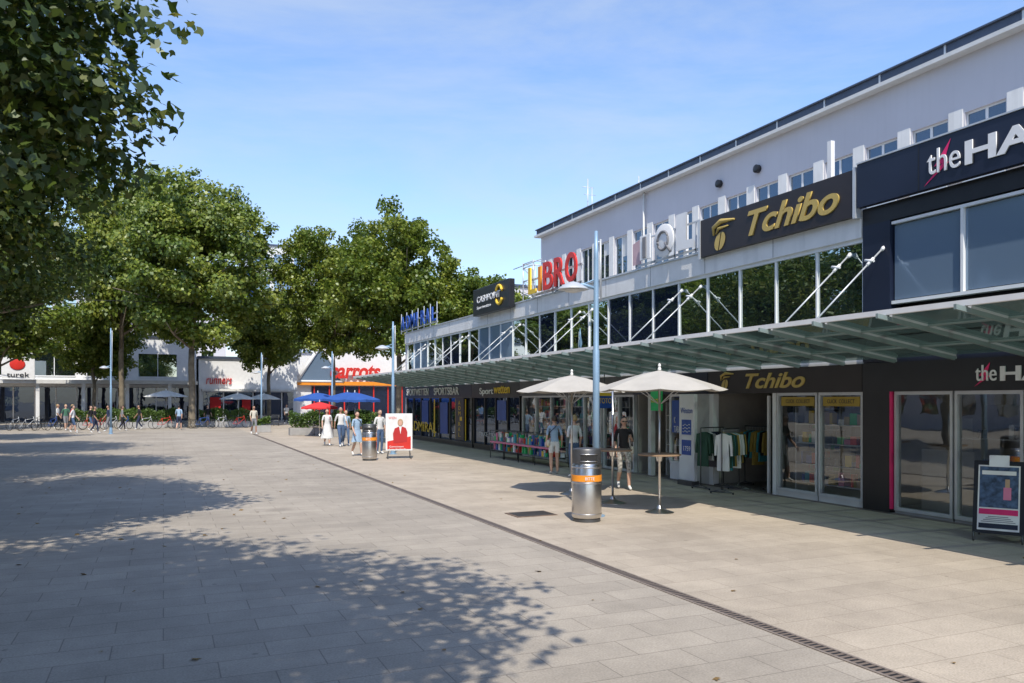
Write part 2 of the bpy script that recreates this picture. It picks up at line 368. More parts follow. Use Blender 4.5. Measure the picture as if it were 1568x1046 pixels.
bay(11.32,12.45,base=.2,frame='alu',basem='offwhite'); bay(12.49,13.66,base=.2,frame='alu',basem='offwhite')
boxes('coffee_fascia',[(FXp-.085,FXp+.1,11.3,16.0,FZ0,FZ1)],M['brown'],B)
boxes('door_jamb',[(FXp-.05,FXp+.12,13.68,13.78,.03,FZ0),(FXp-.05,FXp+.12,15.85,16.0,.03,FZ0)],M['white'],B)
boxes('glass_door_open',[(FXp+.05,FXp+1.05,14.0,14.03,.06,2.15)],M['glassshop'],B)
boxes('door_frame',[(FXp+.03,FXp+.09,13.99,14.04,.03,2.2),(FXp+1.03,FXp+1.09,13.99,14.04,.03,2.2)],M['white'],B)
boxes('yellow_posters',[(FXp-.004,FXp+.010,11.42,12.36,1.98,2.17),(FXp-.004,FXp+.010,12.6,13.56,1.98,2.17)],M['mustard'],B)
for ya in (12.25,13.42): text('poster_text','CLICK  COLLECT',(FXp-.008,ya,2.04),.7,.08,M['black'],B,ext=.001)
boxes('kiosk_front_wall',[(FXp-.02,FXp+.12,16.02,16.9,.03,FZ0),(FXp-.02,FXp+.12,18.6,18.75,.03,FZ0)],M['offwhite'],B)
bay(17.0,17.7,base=.5,frame='white',basem='white')
boxes('kiosk_poster',[(FXp-.03,FXp+.0,17.1,17.6,1.25,2.1)],M['blue'],B)
boxes('kiosk_fascia',[(FXp-.09,FXp+.1,16.02,19.4,FZ0,FZ1)],M['navy'],B)
text('kiosk_fascia_text','WINSTON TABAK TRAFIK',(FXp-.1,18.9,2.42),2.6,.16,M['white'],B)
text('kiosk_poster_text','K\nTABAK',(FXp-.035,17.5,1.5),.35,.4,M['white'],B,ext=.002)
bay(19.45,21.2,base=.1,mull=(20.3,)); bay(21.3,23.5,base=.1,mull=(22.4,)); bay(23.6,27.2,base=.1,mull=(24.8,26.0))
boxes('stationer_fascia',[(FXp-.09,FXp+.1,19.42,27.3,FZ0,FZ1)],M['dsteel'],B)
bay(27.4,32.3,'glassdark','black',base=.25,mull=(28.6,29.8,31.0),basem='black')
boxes('betting_fascia',[(FXp-.09,FXp+.1,27.32,32.4,FZ0-.05,FZ1)],M['black'],B)
text('betting_text_a','Sport',(FXp-.11,31.4,2.36),1.5,.34,M['white'],B,bold=.01)
text('betting_text_b','wetten',(FXp-.11,29.8,2.38),1.6,.30,M['yellow'],B,bold=.01)
text('window_lettering','TAKE YOUR BET',(FXp-.06,31.6,.6),3.2,.18,M['offwhite'],B,ext=.001)
bay(32.5,42.7,'glassdark','dsteel',base=.25,mull=(34,35.5,37,38.5,40,41.4),basem='black')
boxes('bar_yellow_trim',[(FXp-.06,FXp-.045,33.2,34.6,.3,2.15),(FXp-.06,FXp-.045,37.6,37.75,.3,2.15)],M['yellow'],B)
boxes('bar_fascia',[(FXp-.09,FXp+.1,32.42,42.75,FZ0,FZ1)],M['navy'],B)
text('bar_text','SPORTSBAR',(FXp-.11,37.6,2.36),3.6,.36,M['offwhite'],B,bold=.01)
text('bar_text_b','SPORTWETTEN',(FXp-.11,42.4,2.36),3.9,.36,M['offwhite'],B,bold=.01)
text('bar_window_text','ADMIRAL',(FXp-.05,42.0,.5),4.6,.5,M['yellow'],B,ext=.002,bold=.01)
boxes('bar_blade_poster',[(FXp-.12,FXp-.062,33.3,34.4,.3,2.2)],M['navy'],B)
for q_,ch in enumerate('ADMIRAL'): text('bar_poster_text',ch,(FXp-.13,34.0,1.9-q_*.24),.28,.18,M['yellow'],B,ext=.002)
boxes('blue_window_posters',[(FXp-.05,FXp-.04,35.7,36.8,.5,2.0),(FXp-.05,FXp-.04,38.7,39.8,.9,2.1),(FXp-.05,FXp-.04,28.7,29.6,1.3,2.1)],M['blue'],B)
boxes('partitions',[(FXp+.1,17.2,q,q+.12,.03,2.8) for q in (11.3,16.05,19.4,27.3,32.4)],M['inwall'],B)
shelf=[];goods={k:[] for k in ('red','yellow','white','teal','pink','tan','blue','black','green','mustard','grey','brown')}
def shelving(x,y0,y1,levels,dens=.8,hh=.28):
    for z in levels:
        shelf.append((x,x+.35,y0,y1,z-.025,z))
        q=y0+.03
        while q<y1-.1:
            wd=random.uniform(.06,.2); ht=random.uniform(.08,hh)
            if random.random()<dens and q+wd<y1: goods[random.choice(list(goods))].append((x+.03,x+random.uniform(.15,.3),q,q+wd-.01,z+.002,z+ht))
            q+=wd
    shelf.append((x,x+.35,y0-.03,y0,.03,levels[-1]+.35)); shelf.append((x,x+.35,y1,y1+.03,.03,levels[-1]+.35))
shelving(12.62,11.6,13.4,(.35,.75,1.2,1.6)); shelving(12.7,17.0,18.4,(.5,.9,1.3,1.7)); shelving(12.5,20.0,26.8,(.3,.7,1.1,1.5,1.9))
shelving(13.6,5.3,7.9,(.4,.8,1.2,1.6)); shelving(14.8,14.3,15.8,(.4,.9,1.4,1.9)); shelving(13.8,8.6,10.4,(.4,.9,1.4),.4)
boxes('shelves',shelf,M['offwhite'],B)
for k,v in goods.items(): boxes('goods_'+k,v,M[k],B)
boxes('salon_mirrors',[(14.9,14.95,6+i*1.3,6.8+i*1.3,.9,2.0) for i in range(4)],M['steel'],B)
boxes('salon_divider',[(12.9,12.96,9.45,10.5,.05,1.2)],M['inwall'],B)

# ---- glass canopy with steel ribs and tie rods
CX0,CZ0,CX1,CZ1=9.35,3.30,12.30,2.86
def cz(x): return CZ0+(CZ1-CZ0)*(x-CX0)/(CX1-CX0)
C=empty('glass_canopy')
ys=np.arange(-2.65,42.6,1.2)
def slantbox(name,items,m):
    vs=[];fs=[]
    for (xa,xb,ya,yb,off0,off1) in items:
        b=len(vs)
        for (x,yv,of) in ((xa,ya,off0),(xb,ya,off0),(xb,yb,off0),(xa,yb,off0),(xa,ya,off1),(xb,ya,off1),(xb,yb,off1),(xa,yb,off1)):
            vs.append((x,yv,cz(x)+of))
        fs+=[(b,b+3,b+2,b+1),(b+4,b+5,b+6,b+7),(b,b+1,b+5,b+4),(b+1,b+2,b+6,b+5),(b+2,b+3,b+7,b+6),(b+3,b,b+4,b+7)]
    me=bpy.data.meshes.new(name); me.from_pydata(vs,[],fs); me.update(); return obj(name,me,m,C)
slantbox('ribs',[(CX0-.22,CX1,yv-.02,yv+.02,-.085,-.02) for yv in ys],M['greensteel'])
slantbox('glass_panes',[(CX0+.05,CX1-.02,ys[i]+.03,ys[i+1]-.03,.01,.022) for i in range(len(ys)-1)],M['glasscan'])
slantbox('pane_edges',[(CX0+.05,CX1-.02,yv-.028,yv-.018,-.018,.03) for yv in ys]+[(CX0+.05,CX1-.02,yv+.018,yv+.028,-.018,.03) for yv in ys],M['alu'])
slantbox('purlins',[(x,x+.04,-3,42.4,-.02,.005) for x in (10.1,11.4)],M['greensteel'])
boxes('front_beam',[(CX0-.05,CX0+.03,-3,42.5,CZ0+.0,CZ0+.075)],M['white'],C)
boxes('main_beam',[(10.52,10.60,-3,42.45,3.18,3.29)],M['alu'],C)
rods=[];conn=[];fit=[]
for yc in (5.3,10.8,16.3,21.8,27.3,32.8,38.3):
    for dy in (0,.8):
        yv=yc+dy
        a=Vector((12.28,yv,4.95)); b=Vector((10.55,yv,3.46))
        rods.append(rod(a,b,.016)); mid=a.lerp(b,.2)
        conn.append([((10.55,yv,3.27),.11),((10.56,yv,3.50),.025)]); conn.append([((12.3,yv,4.95),.05),((12.22,yv,4.89),.03)])
        fit.append(rod((mid.x-.02,yv-.10,mid.z),(mid.x-.02,yv+.10,mid.z+.04),.025)); fit.append(rod(mid+Vector((.08,0,.07)),mid-Vector((.08,0,.07)),.03))
tubes('tie_rods',rods,M['alu'],C); tubes('tie_rod_connectors',conn,M['white'],C,sides=6); tubes('tie_fittings',fit,M['white'],C)

# ---- roof and fascia signs
S=empty('coffee_shop_sign')
boxes('board',[(12.12,12.24,11.38,16.1,5.62,6.52)],M['brown'],S); boxes('board_frame',[(12.10,12.26,11.3,11.37,5.58,6.56),(12.10,12.26,16.11,16.18,5.58,6.56)],M['alu'],S)
text('lettering','Tchibo',(12.11,14.55,5.82),2.65,.56,M['gold'],S,shear=.35,bold=.02,ext=.02)
def bean(yc,zc,k,x,par):
    # solid coffee bean (two halves) with curling steam strokes above
    for sg in (-1,1):
        pts=[]
        for t in np.linspace(-math.pi/2,math.pi/2,11):
            yy_=yc+sg*(.015+.17*math.cos(t))*k+.05*k*math.sin(t)*-1; pts.append((x,yy_,zc+.20*k*math.sin(t)))
        poly('bean_half',[pts],M['gold'],par)
    tubes('steam',[[((x,yc+.22*k,zc+.16*k),.02*k),((x,yc+.22*k,zc+.34*k),.05*k),((x,yc-.05*k,zc+.44*k),.06*k),((x,yc-.5*k,zc+.40*k),.02*k)],
      [((x,yc+.14*k,zc+.18*k),.015*k),((x,yc+.04*k,zc+.29*k),.04*k),((x,yc-.3*k,zc+.30*k),.015*k)]],M['gold'],par)
bean(15.35,5.88,1.05,12.105,S); bean(15.35,2.47,.62,12.25,S)
text('canopy_lettering','Tchibo',(12.255,14.75,2.38),1.85,.34,M['gold'],S,shear=.35,bold=.02,ext=.01)
S=empty('hair_salon_sign')
boxes('board',[(12.10,12.24,-4,11.26,5.76,6.58)],M['navy'],S)
boxes('board_edge',[(12.08,12.26,-4,11.26,6.582,6.61)],M['alu'],S)
boxes('board_joints',[(12.095,12.099,yy,yy+.02,5.76,6.58) for yy in (9.9,)],M['black'],S)
text('lettering_the','the',(12.08,9.72,5.98),.62,.42,M['white'],S,bold=.0,ext=.012)
text('lettering_main','HAIRSHOP',(12.08,9.05,5.98),4.0,.40,M['white'],S,bold=.03,ext=.012)
poly('lightning',[[(12.092,9.28,6.5),(12.092,9.60,6.1),(12.092,9.44,6.12),(12.092,9.80,5.8),(12.092,9.30,6.12),(12.092,9.42,6.10)]],M['magenta'],S)
text('canopy_lettering_the','the',(12.245,8.95,2.42),.36,.26,M['white'],S,ext=.01)
text('canopy_lettering_main','HAIRSHOP',(12.245,8.55,2.42),2.5,.24,M['white'],S,bold=.03,ext=.01)
poly('canopy_lightning',[[(12.25,8.7,2.72),(12.25,8.9,2.5),(12.25,8.78,2.5),(12.25,8.98,2.32),(12.25,8.68,2.5),(12.25,8.76,2.5)]],M['magenta'],S)
S=empty('optician_letter_sign')
boxes('letter_i_plate',[(12.06,12.10,18.25,18.75,5.95,6.62)],M['white'],S,bevel=.01)
boxes('letter_i',[(12.03,12.055,18.42,18.58,6.0,6.56)],M['grey'],S)
lathe('letter_q_disc',[(.42,0),(.44,.01),(.44,.05),(.42,.06)],M['white'],S,seg=36).matrix_world=Matrix.Translation((12.04,17.6,6.30))@Matrix.Rotation(math.pi/2,4,'Y')
tubes('letter_q_ring',[[((12.03,17.6+.24*math.cos(t),6.30+.24*math.sin(t)),.035) for t in np.linspace(0,2*math.pi,25)],rod((12.03,17.5,6.23),(12.03,17.25,5.96),.035)],M['grey'],S)
poly('letter_l_plate',[[(12.06,17.05,6.85),(12.06,17.05,5.92),(12.06,16.3,5.92),(12.06,16.3,6.12),(12.06,16.62,6.14),(12.06,16.62,6.85)],[(12.10,17.05,6.85),(12.10,16.62,6.85),(12.10,16.62,6.14),(12.10,16.3,6.12),(12.10,16.3,5.92),(12.10,17.05,5.92)]],M['white'],S)
poly('pink_panel',[[(12.18,19.3,5.9),(12.18,19.3,6.5),(12.18,18.85,6.6),(12.18,18.85,5.9)]],mat('faded_pink',(.55,.38,.4),.6),S)
boxes('support_rails',[(12.2,12.24,16.3,19.2,5.84,5.90),(12.2,12.24,16.3,19.2,6.55,6.59)]+[(12.2,12.24,yy,yy+.04,5.8,6.55) for yy in (16.4,17.3,18.2,19.1)],M['alu'],S)
S=empty('stationery_shop_sign')
for ch,yv,ww,hh_,zz,cc_ in (('L',26.0,.62,.95,5.9,'yellow'),('I',25.2,.22,.85,5.92,'orange'),('B',24.8,.72,.95,5.9,'red'),('R',23.95,.72,.95,5.92,'red'),('O',23.1,.78,.95,5.94,'red')):
    text('letter_'+ch.lower(),ch,(12.0,yv,zz),ww,hh_,M[cc_],S,bold=.015,ext=.03)
boxes('letter_backing',[(12.14,12.2,22.2,26.0,5.82,5.9),(12.14,12.2,22.2,26.0,6.4,6.46)]+[(12.14,12.2,yy,yy+.05,5.78,6.8) for yy in (22.3,24.3,25.9)],M['alu'],S)
S=empty('betting_shop_sign')
boxes('board',[(11.95,12.2,27.6,31.4,5.62,6.72)],M['black'],S,bevel=.02)
text('lettering','CASHPOINT',(11.93,30.9,6.12),2.5,.26,M['white'],S,bold=.005)
text('lettering_small','Sportwetten',(11.93,30.9,5.86),1.5,.16,M['white'],S)
tubes('logo_ring',[[((11.92,28.5+.32*math.cos(t),6.2+.36*math.sin(t)),.055) for t in np.linspace(.5,2.8,12)],[((11.92,28.5+.32*math.cos(t),6.2+.36*math.sin(t)),.055) for t in np.linspace(3.6,6.0,12)]],M['yellow'],S)
S=empty('roof_lattice_mast')
lat=[]
for dx,dy in ((0,0),(.5,0),(0,.9),(.5,.9)): lat.append(rod((12.5+dx,26.6+dy,5.8),(12.5+dx,26.6+dy,7.3),.025))
for z in (6.1,6.6,7.1,7.25):
    lat+= [rod((12.5,26.6,z),(12.5,27.5,z),.018),rod((12.5,26.6,z),(13,26.6,z),.018),rod((12.5,27.5,z),(13,27.5,z),.018)]
for z in (6.1,6.6): lat.append(rod((12.5,26.6,z),(12.5,27.5,z+.5),.018))
lat.append(rod((12.5,25.9,7.2),(12.5,28.4,7.2),.018))
tubes('lattice',lat,M['alu'],S)
S=empty('sports_bar_sign')
for i,ch in enumerate('ADMIRAL'):
    text('letter_'+ch.lower(),ch,(12.1,43.0-i*.9,5.98),.24 if ch=='I' else .66,.72,M['blue'],S,bold=.01,ext=.025)
boxes('frame',[(12.16,12.2,36.8,43.2,5.9,5.95),(12.16,12.2,36.8,43.2,6.35,6.4)]+[(12.16,12.2,yy,yy+.04,5.78,6.9) for yy in np.arange(36.9,43.2,1.05)],M['alu'],S)
S=empty('tobacco_pylon_sign')
boxes('panel',[(11.85,11.95,16.0,16.62,.12,2.25)],M['white'],S,bevel=.01)
boxes('panel_foot',[(11.8,12.0,16.0,16.62,.0,.12)],M['dsteel'],S)
boxes('logo_blocks',[(11.84,11.849,16.12,16.5,1.25,1.62),(11.84,11.849,16.12,16.5,.75,1.12)],M['blue'],S)
text('lettering','Winston',(11.845,16.55,1.78),.48,.14,M['blue'],S,ext=.002); text('lettering_b','1759',(11.835,16.45,.85),.28,.12,M['white'],S,ext=.002)
tubes('waves',[[((11.835,16.15+q*.03,1.33+zz+.02*math.sin(q*1.2)),.008) for q in range(11)] for zz in (0,.08,.16)],M['white'],S,sides=5)
S=empty('green_hanging_sign',(10.9,16.2,2.05),.1)
boxes('board',[(-.02,.02,-.20,.20,-.20,.28)],M['green'],S); tubes('hanger',[rod((0,0,.28),(0,0,.9),.012)],M['dsteel'],S)
text('lettering','Lotto',(-.03,.17,0),.34,.12,M['yellow'],S,ext=.002)
S=empty('lottery_hanging_sign',(11.2,19.2,2.1),0)
boxes('board',[(-.25,.25,-.03,.03,-.22,.12)],M['blue'],S,bevel=.01); boxes('top_panel',[(-.25,.25,-.035,.035,.122,.24)],M['yellow'],S); tubes('hanger',[rod((0,0,.24),(0,0,.75),.012)],M['dsteel'],S)
text('lettering','TOTO',(-.2,-.04,-.08),.4,.14,M['yellow'],S,rot=FY,ext=.002)

# ------------------------------------------------------------------ street furniture
def street_lamp(loc,yaw=0,h=5.17,name='street_lamp',dx=-.42):
    e=empty(name,loc,yaw)
    lathe('base_plate',[(.16,0),(.16,.02),(.10,.03),(.09,.35),(.075,.40)],M['lblue'],e,seg=24)
    tubes('pole',[[((0,0,.35),.065),((0,0,3.0),.06),((0,0,3.02),.05),((0,0,h-.5),.045),((0,0,h),.03)]],M['lblue'],e,sides=16)
    tubes('fin',[[((.08,0,3.9),.018),((.08,0,h-.15),.018)],rod((.0,0,3.95),(.08,0,3.95),.015),rod((0,0,h-.2),(.08,0,h-.2),.015)],M['alu'],e)
    tubes('arm',[[((0,0,4.12),.03),((-.22,0,4.2),.028),((dx,0,4.18),.03)],rod((0,0,4.3),(-.25,0,4.2),.014)],M['lblue'],e)
    lathe('lamp_head',[(.03,.09),(.10,.07),(.26,-.02),(.28,-.05),(.26,-.055),(.18,-.05)],M['alu'],e,loc=(dx,0,4.16),seg=28)
    lathe('lens',[(.17,-.055),(.14,-.09),(.05,-.11)],M['offwhite'],e,loc=(dx,0,4.16),seg=20)
    return e
street_lamp((7.19,12.62,0),-TH); street_lamp((8.2,30.3,0),-TH); street_lamp((9.7,50.3,0),-TH)
street_lamp((-3.0,55.5,0),-TH,6.6)
street_lamp((6.6,61,0),-TH,5.6)
def trash_can(loc,yaw=0):
    e=empty('trash_can',loc,yaw)
    lathe('foot',[(.24,0),(.24,.05),(.22,.06)],M['dsteel'],e)
    lathe('body',[(.235,.06),(.255,.08),(.26,.10),(.26,.98),(.25,1.0)],M['steel'],e,seg=40)
    for z in (.12,.66,.93): lathe('band',[(.262,z),(.266,z+.005),(.266,z+.02),(.262,z+.025)],M['steel'],e,seg=40)
    lathe('orange_sticker',[(.2635,.70),(.2635,.81)],M['orange'],e,seg=40)
    lathe('hood',[(.245,1.0),(.25,1.005),(.25,1.235),(.235,1.26),(.10,1.275),(.02,1.28)],M['dsteel'],e,seg=40)
    for a in (0,math.pi):
        pts=[]
        for t in np.linspace(-.62,.62,9): pts.append((.2535*math.sin(a+t),-.2535*math.cos(a+t)))
        vs=[(x,y_,1.05) for x,y_ in pts]+[(x,y_,1.17) for x,y_ in pts[::-1]]
        poly('opening',[vs],M['rubber'],e)
        tubes('opening_rim',[[((x*1.01,y_*1.01,1.05),.009) for x,y_ in pts],[((x*1.01,y_*1.01,1.17),.009) for x,y_ in pts]],M['steel'],e,sides=6)
    tubes('hinge',[rod((.24,.1,1.0),(.24,.1,1.2),.012)],M['steel'],e)
    text('sticker_text','BITTE',(-.08,-.268,.73),.16,.05,M['white'],e,rot=FY,ext=.001)
    return e
trash_can((6.76,12.20,0),-TH+.1); trash_can((6.6,27.5,0),-TH)
def umbrella(loc,R=1.25,h=2.66,drop=.36,canv='canvas',name='parasol',n=8,yaw=.2,valance=.0,base=True):
    e=empty(name,loc,yaw)
    vs=[(0,0,h)];fs=[]
    rings=4; seg=n*4
    for r in range(1,rings+1):
        f=r/rings
        for k in range(seg):
            t=2*math.pi*k/seg; ph=(k%4)/4; sag=math.sin(ph*math.pi)
            rr=R*f*(math.cos(math.pi/n)/math.cos((t%(2*math.pi/n))-math.pi/n)*.6+.4)-.05*f*sag
            z=h-drop*(f**1.25)-.035*sag*f*f
            vs.append((rr*math.cos(t),rr*math.sin(t),z))
    for k in range(seg): fs.append((0,1+k,1+(k+1)%seg))
    for r in range(rings-1):
        for k in range(seg):
            a=1+r*seg; k2=(k+1)%seg; fs.append((a+k,a+seg+k,a+seg+k2,a+k2))
    a=1+(rings-1)*seg; b=len(vs)
    if valance:
        for k in range(seg):
            x,y_,z=vs[a+k]; vs.append((x*1.005,y_*1.005,z-valance*(1-.25*(k%2))))
        for k in range(seg): k2=(k+1)%seg; fs.append((a+k,b+k,b+k2,a+k2))
    me=bpy.data.meshes.new('canopy'); me.from_pydata(vs,[],fs); me.update(); o=obj('canopy',me,M[canv],e)
    sm=o.modifiers.new('s','SOLIDIFY'); sm.thickness=.008
    rb=[]
    for k in range(n):
        t=2*math.pi*k/n; c,s_=math.cos(t),math.sin(t)
        rb.append(rod((.05*c,.05*s_,h-.06),(R*.93*c,R*.93*s_,h-drop-.0),.010)); rb.append(rod((.04*c,.04*s_,h-.62),(R*.5*c,R*.5*s_,h-drop*.45-.04),.008))
    tubes('ribs',rb,M['alu'],e,sides=6)
    tubes('pole',[rod((0,0,.03),(0,0,h+.02),.024)],M['steel'],e,sides=12)
    lathe('finial',[(.03,0),(.035,.03),(.02,.06),(.03,.09),(.012,.13)],M['canvaswhite'],e,loc=(0,0,h),seg=12)
    if base: lathe('base',[(.27,0),(.27,.012),(.22,.03),(.06,.08),(.03,.14)],M['steel'],e)
    return e
def table_parts(e,r=.40,z=1.1):
    lathe('table_top',[(r-.01,z-.03),(r,z-.025),(r,z-.005),(r-.01,z)],M['wood'],e,seg=36)
    lathe('table_collar',[(.05,z-.14),(.08,z-.03)],M['steel'],e,seg=16)
u1=umbrella((8.5,12.54,0)); table_parts(u1)
u2=umbrella((8.35,15.75,0),yaw=.5)
tb=empty('bistro_table',(8.42,14.1,0)); table_parts(tb)
lathe('base',[(.27,0),(.27,.012),(.22,.03),(.06,.08),(.03,.14)],M['steel'],tb); tubes('column',[rod((0,0,.1),(0,0,2.3),.022)],M['steel'],tb,sides=12)
P=empty('poster_stand',(7.8,28.0,0),-TH+.2)
boxes('board',[(-.48,.48,-.03,.03,.28,1.62)],M['white'],P,bevel=.01)
boxes('poster',[(-.42,.42,-.037,-.031,.34,1.56)],mat('poster_white',(.75,.74,.72),.5),P)
poly('red_field',[[(-.42,-.040,.34),(.42,-.040,.34),(.42,-.040,.80),(-.42,-.040,.62)]],M['red'],P)
poly('portrait_jacket',[[(-.20,-.046,.55),(.28,-.046,.60),(.30,-.046,.95),(.24,-.046,1.10),(.12,-.046,1.15),(-.02,-.046,1.15),(-.16,-.046,1.08),(-.22,-.046,.9)]],mat('jacket_red',(.45,.02,.02),.6),P)
poly('portrait_shirt',[[(.0,-.050,1.15),(.09,-.050,1.15),(.05,-.050,.88)]],M['white'],P)
ball('portrait_hair',(.045,-.048,1.30),(.10,.003,.13),M['tan'],P); ball('portrait_face',(.045,-.054,1.27),(.065,.004,.092),mat('printed_skin',(.6,.35,.25),.6),P)
text('headline','WIEN',(-.38,-.042,1.42),.28,.09,M['red'],P,rot=FY,ext=.001)
text('slogan','Gemeinsam\nfuer die Stadt',(-.36,-.052,.40),.6,.16,M['white'],P,rot=FY,ext=.001)
tubes('legs',[rod((-.38,-.0,.28),(-.42,-.28,0),.018),rod((.38,0,.28),(.42,-.28,0),.018),rod((-.38,0,.28),(-.42,.28,0),.018),rod((.38,0,.28),(.42,.28,0),.018)],M['dsteel'],P)
A=empty('sandwich_board',(11.55,8.05,0),-1.05)
def slab(name,z0,z1,ya,yb,w_,m,th=.02):
    vs=[(-w_,ya,z0),(w_,ya,z0),(w_,yb,z1),(-w_,yb,z1),(-w_,ya+th,z0),(w_,ya+th,z0),(w_,yb+th,z1),(-w_,yb+th,z1)]
    me=bpy.data.meshes.new(name); me.from_pydata(vs,[],[(0,1,2,3),(7,6,5,4),(0,4,5,1),(1,5,6,2),(2,6,7,3),(3,7,4,0)]); return obj(name,me,m,A)
def fy(z): return -.30+(z-.12)*(.27/1.06)
def fslab(name,z0,z1,w_,m,off,x0=None):
    ya,yb=fy(z0)-off,fy(z1)-off
    vs=[(-w_ if x0 is None else x0,ya,z0),(w_,ya,z0),(w_,yb,z1),(-w_ if x0 is None else x0,yb,z1)]
    me=bpy.data.meshes.new(name); me.from_pydata(vs,[],[(0,1,2,3)]); return obj(name,me,m,A)
slab('front_frame',.12,1.18,-.30,-.03,.33,M['black'],.03)
fslab('front_poster',.17,1.12,.27,M['canvaswhite'],.006)
fslab('poster_photo',.50,1.10,.25,mat('poster_dark',(.06,.10,.17),.4,var=.7,scale=14),.010)
fslab('poster_pink_band',.40,.48,.25,M['magenta'],.010); fslab('poster_footer',.20,.27,.25,M['navy'],.010)
fslab('poster_portrait',.62,.80,.16,M['pink'],.014,x0=.06); fslab('poster_portrait_top',.80,.92,.14,M['tan'],.014,x0=.08)
fslab('poster_headline',.98,1.04,.22,M['canvaswhite'],.014)
for k in range(4): fslab('poster_line',.29+k*.025,.30+k*.025,.22-.03*k,M['grey'],.010)
slab('header_card',1.10,1.27,-.08,-.03,.13,M['white'],.012)
slab('back_frame',.12,1.18,.30,.03,.33,M['black'],.03)
tubes('legs',[rod((s*.31,-.30,.14),(s*.31,-.335,0),.014) for s in (-1,1)]+[rod((s*.31,.33,.14),(s*.31,.365,0),.014) for s in (-1,1)]+[rod((s*.31,-.2,.5),(s*.31,.22,.5),.008) for s in (-1,1)],M['dsteel'],A)
def garment_rack(loc,yaw,w_=1.2,h=1.45,n=12,name='clothing_rack',cols=('grey','black','teal','canvaswhite','mustard','darkgreen','navy')):
    e=empty(name,loc,yaw)
    tubes('frame',[[((-w_/2,0,h),.014),((w_/2,0,h),.014)]]+[rod((s*w_/2,0,h),(s*w_/2,0,.1),.014) for s in (-1,1)]+[rod((s*w_/2,-.28,.04),(s*w_/2,.28,.04),.014) for s in (-1,1)]+[rod((s*w_/2,0,.1),(s*w_/2,d,.04),.012) for s in (-1,1) for d in (-.25,.25)],M['dsteel'],e)
    for s in (-1,1):
        for d in (-.26,.26): ball('castor',(s*w_/2,d,.025),(.02,.025,.025),M['rubber'],e,8,6)
    for i in range(n):
        x=-w_/2+.08+i*(w_-.16)/(n-1); ln=random.uniform(.55,.85); hw=random.uniform(.17,.21); zt=h-.1
        vs=[];prof=[(0,.04),(-.05,hw*.9),(-.28,hw*.72),(-ln,hw*.85)]
        for (dz,ww) in prof:
            for (sx_,f) in ((-.022,-1),(.022,-1),(.022,1),(-.022,1)): vs.append((x+sx_+random.uniform(-.01,.01),f*ww,zt+dz))
        fs=[]
        for q in range(3):
            for k in range(4): k2=(k+1)%4; fs.append((q*4+k,q*4+k2,q*4+4+k2,q*4+4+k))
        fs+=[(0,1,2,3),(15,14,13,12)]
        for sd in (-1,1):
            b=len(vs)
            for (yy,zz,tk) in ((hw*.85*sd,-.04,.05),(hw*1.05*sd,-.3,.045),(hw*1.1*sd,-.5,.035)):
                vs+=[(x-.018,yy-tk*.8,zt+zz),(x+.018,yy-tk*.8,zt+zz),(x+.018,yy+tk*.4,zt+zz),(x-.018,yy+tk*.4,zt+zz)]
            for q in range(2):
                for k in range(4): k2=(k+1)%4; fs.append((b+q*4+k,b+q*4+k2,b+q*4+4+k2,b+q*4+4+k))
        me=bpy.data.meshes.new('garment'); me.from_pydata(vs,[],fs); me.update(); obj('garment',me,M[random.choice(cols)],e)
        tubes('hanger',[[((x,0,h+.012),.004),((x,0,zt),.004)]],M['alu'],e,sides=5)
    return e
garment_rack((11.9,14.7,0),.5,1.0); garment_rack((12.95,15.0,.03),1.6,.9,n=9); garment_rack((12.0,15.5,0),.2,.8,n=8)
def goods_rack(loc,yaw):
    e=empty('display_rack',loc,yaw)
    W=.6
    tubes('frame',[rod((sx_*W,sy_*.28,.0),(sx_*W,sy_*.28,1.0),.015) for sx_ in (-1,1) for sy_ in (-1,1)]+[rod((-W,sy_*.28,z),(W,sy_*.28,z),.012) for sy_ in (-1,1) for z in (.3,.62,1.0)]+[rod((s*W,-.28,z),(s*W,.28,z),.012) for s in (-1,1) for z in (.3,.62,1.0)],M['dsteel'],e)
    boxes('trays',[(-W,W,-.27,.27,.615,.63),(-W,W,-.27,.27,.29,.305)],M['alu'],e)
    for k in ('red','yellow','teal','pink','blue','green','white'):
        l=[]
        for _ in range(9):
            x=random.uniform(-W+.05,W-.15); y_=random.uniform(-.24,.12); z=random.choice((.306,.631)); l.append((x,x+random.uniform(.06,.14),y_,y_+random.uniform(.04,.12),z,z+random.uniform(.1,.33)))
        boxes('goods_'+k,l,M[k],e)
    boxes('price_strip',[(-W,W,-.30,-.29,.56,.62)],M['pink'],e)
for yv in (22.7,24.0,25.3,26.5): goods_rack((11.3,yv,0),-math.pi/2+.04)

# ------------------------------------------------------------------ trees
def leaves(name,C_,Nn,S_,V_,shape,rng,m,parent,droop=.15):
    n=len(C_); k=len(shape)
    r=rng.normal(size=(n,3)); t=np.cross(Nn,r); t/=np.linalg.norm(t,axis=1)[:,None]+1e-9; b=np.cross(Nn,t)
    sh=np.array(shape)
    V=C_[:,None,:]+S_[:,None,None]*(sh[None,:,0,None]*t[:,None,:]+sh[None,:,1,None]*b[:,None,:]-droop*np.abs(sh[None,:,0,None])*Nn[:,None,:])
    me=bpy.data.meshes.new(name); me.vertices.add(n*k); me.vertices.foreach_set('co',V.reshape(-1).astype(np.float32))
    me.loops.add(n*k); me.loops.foreach_set('vertex_index',np.arange(n*k,dtype=np.int32))
    me.polygons.add(n); me.polygons.foreach_set('loop_start',np.arange(0,n*k,k,dtype=np.int32))
    me.update(calc_edges=True)
    a=me.attributes.new('var','FLOAT','FACE'); a.data.foreach_set('value',V_.astype(np.float32))
    me.materials.append(m)
    return me
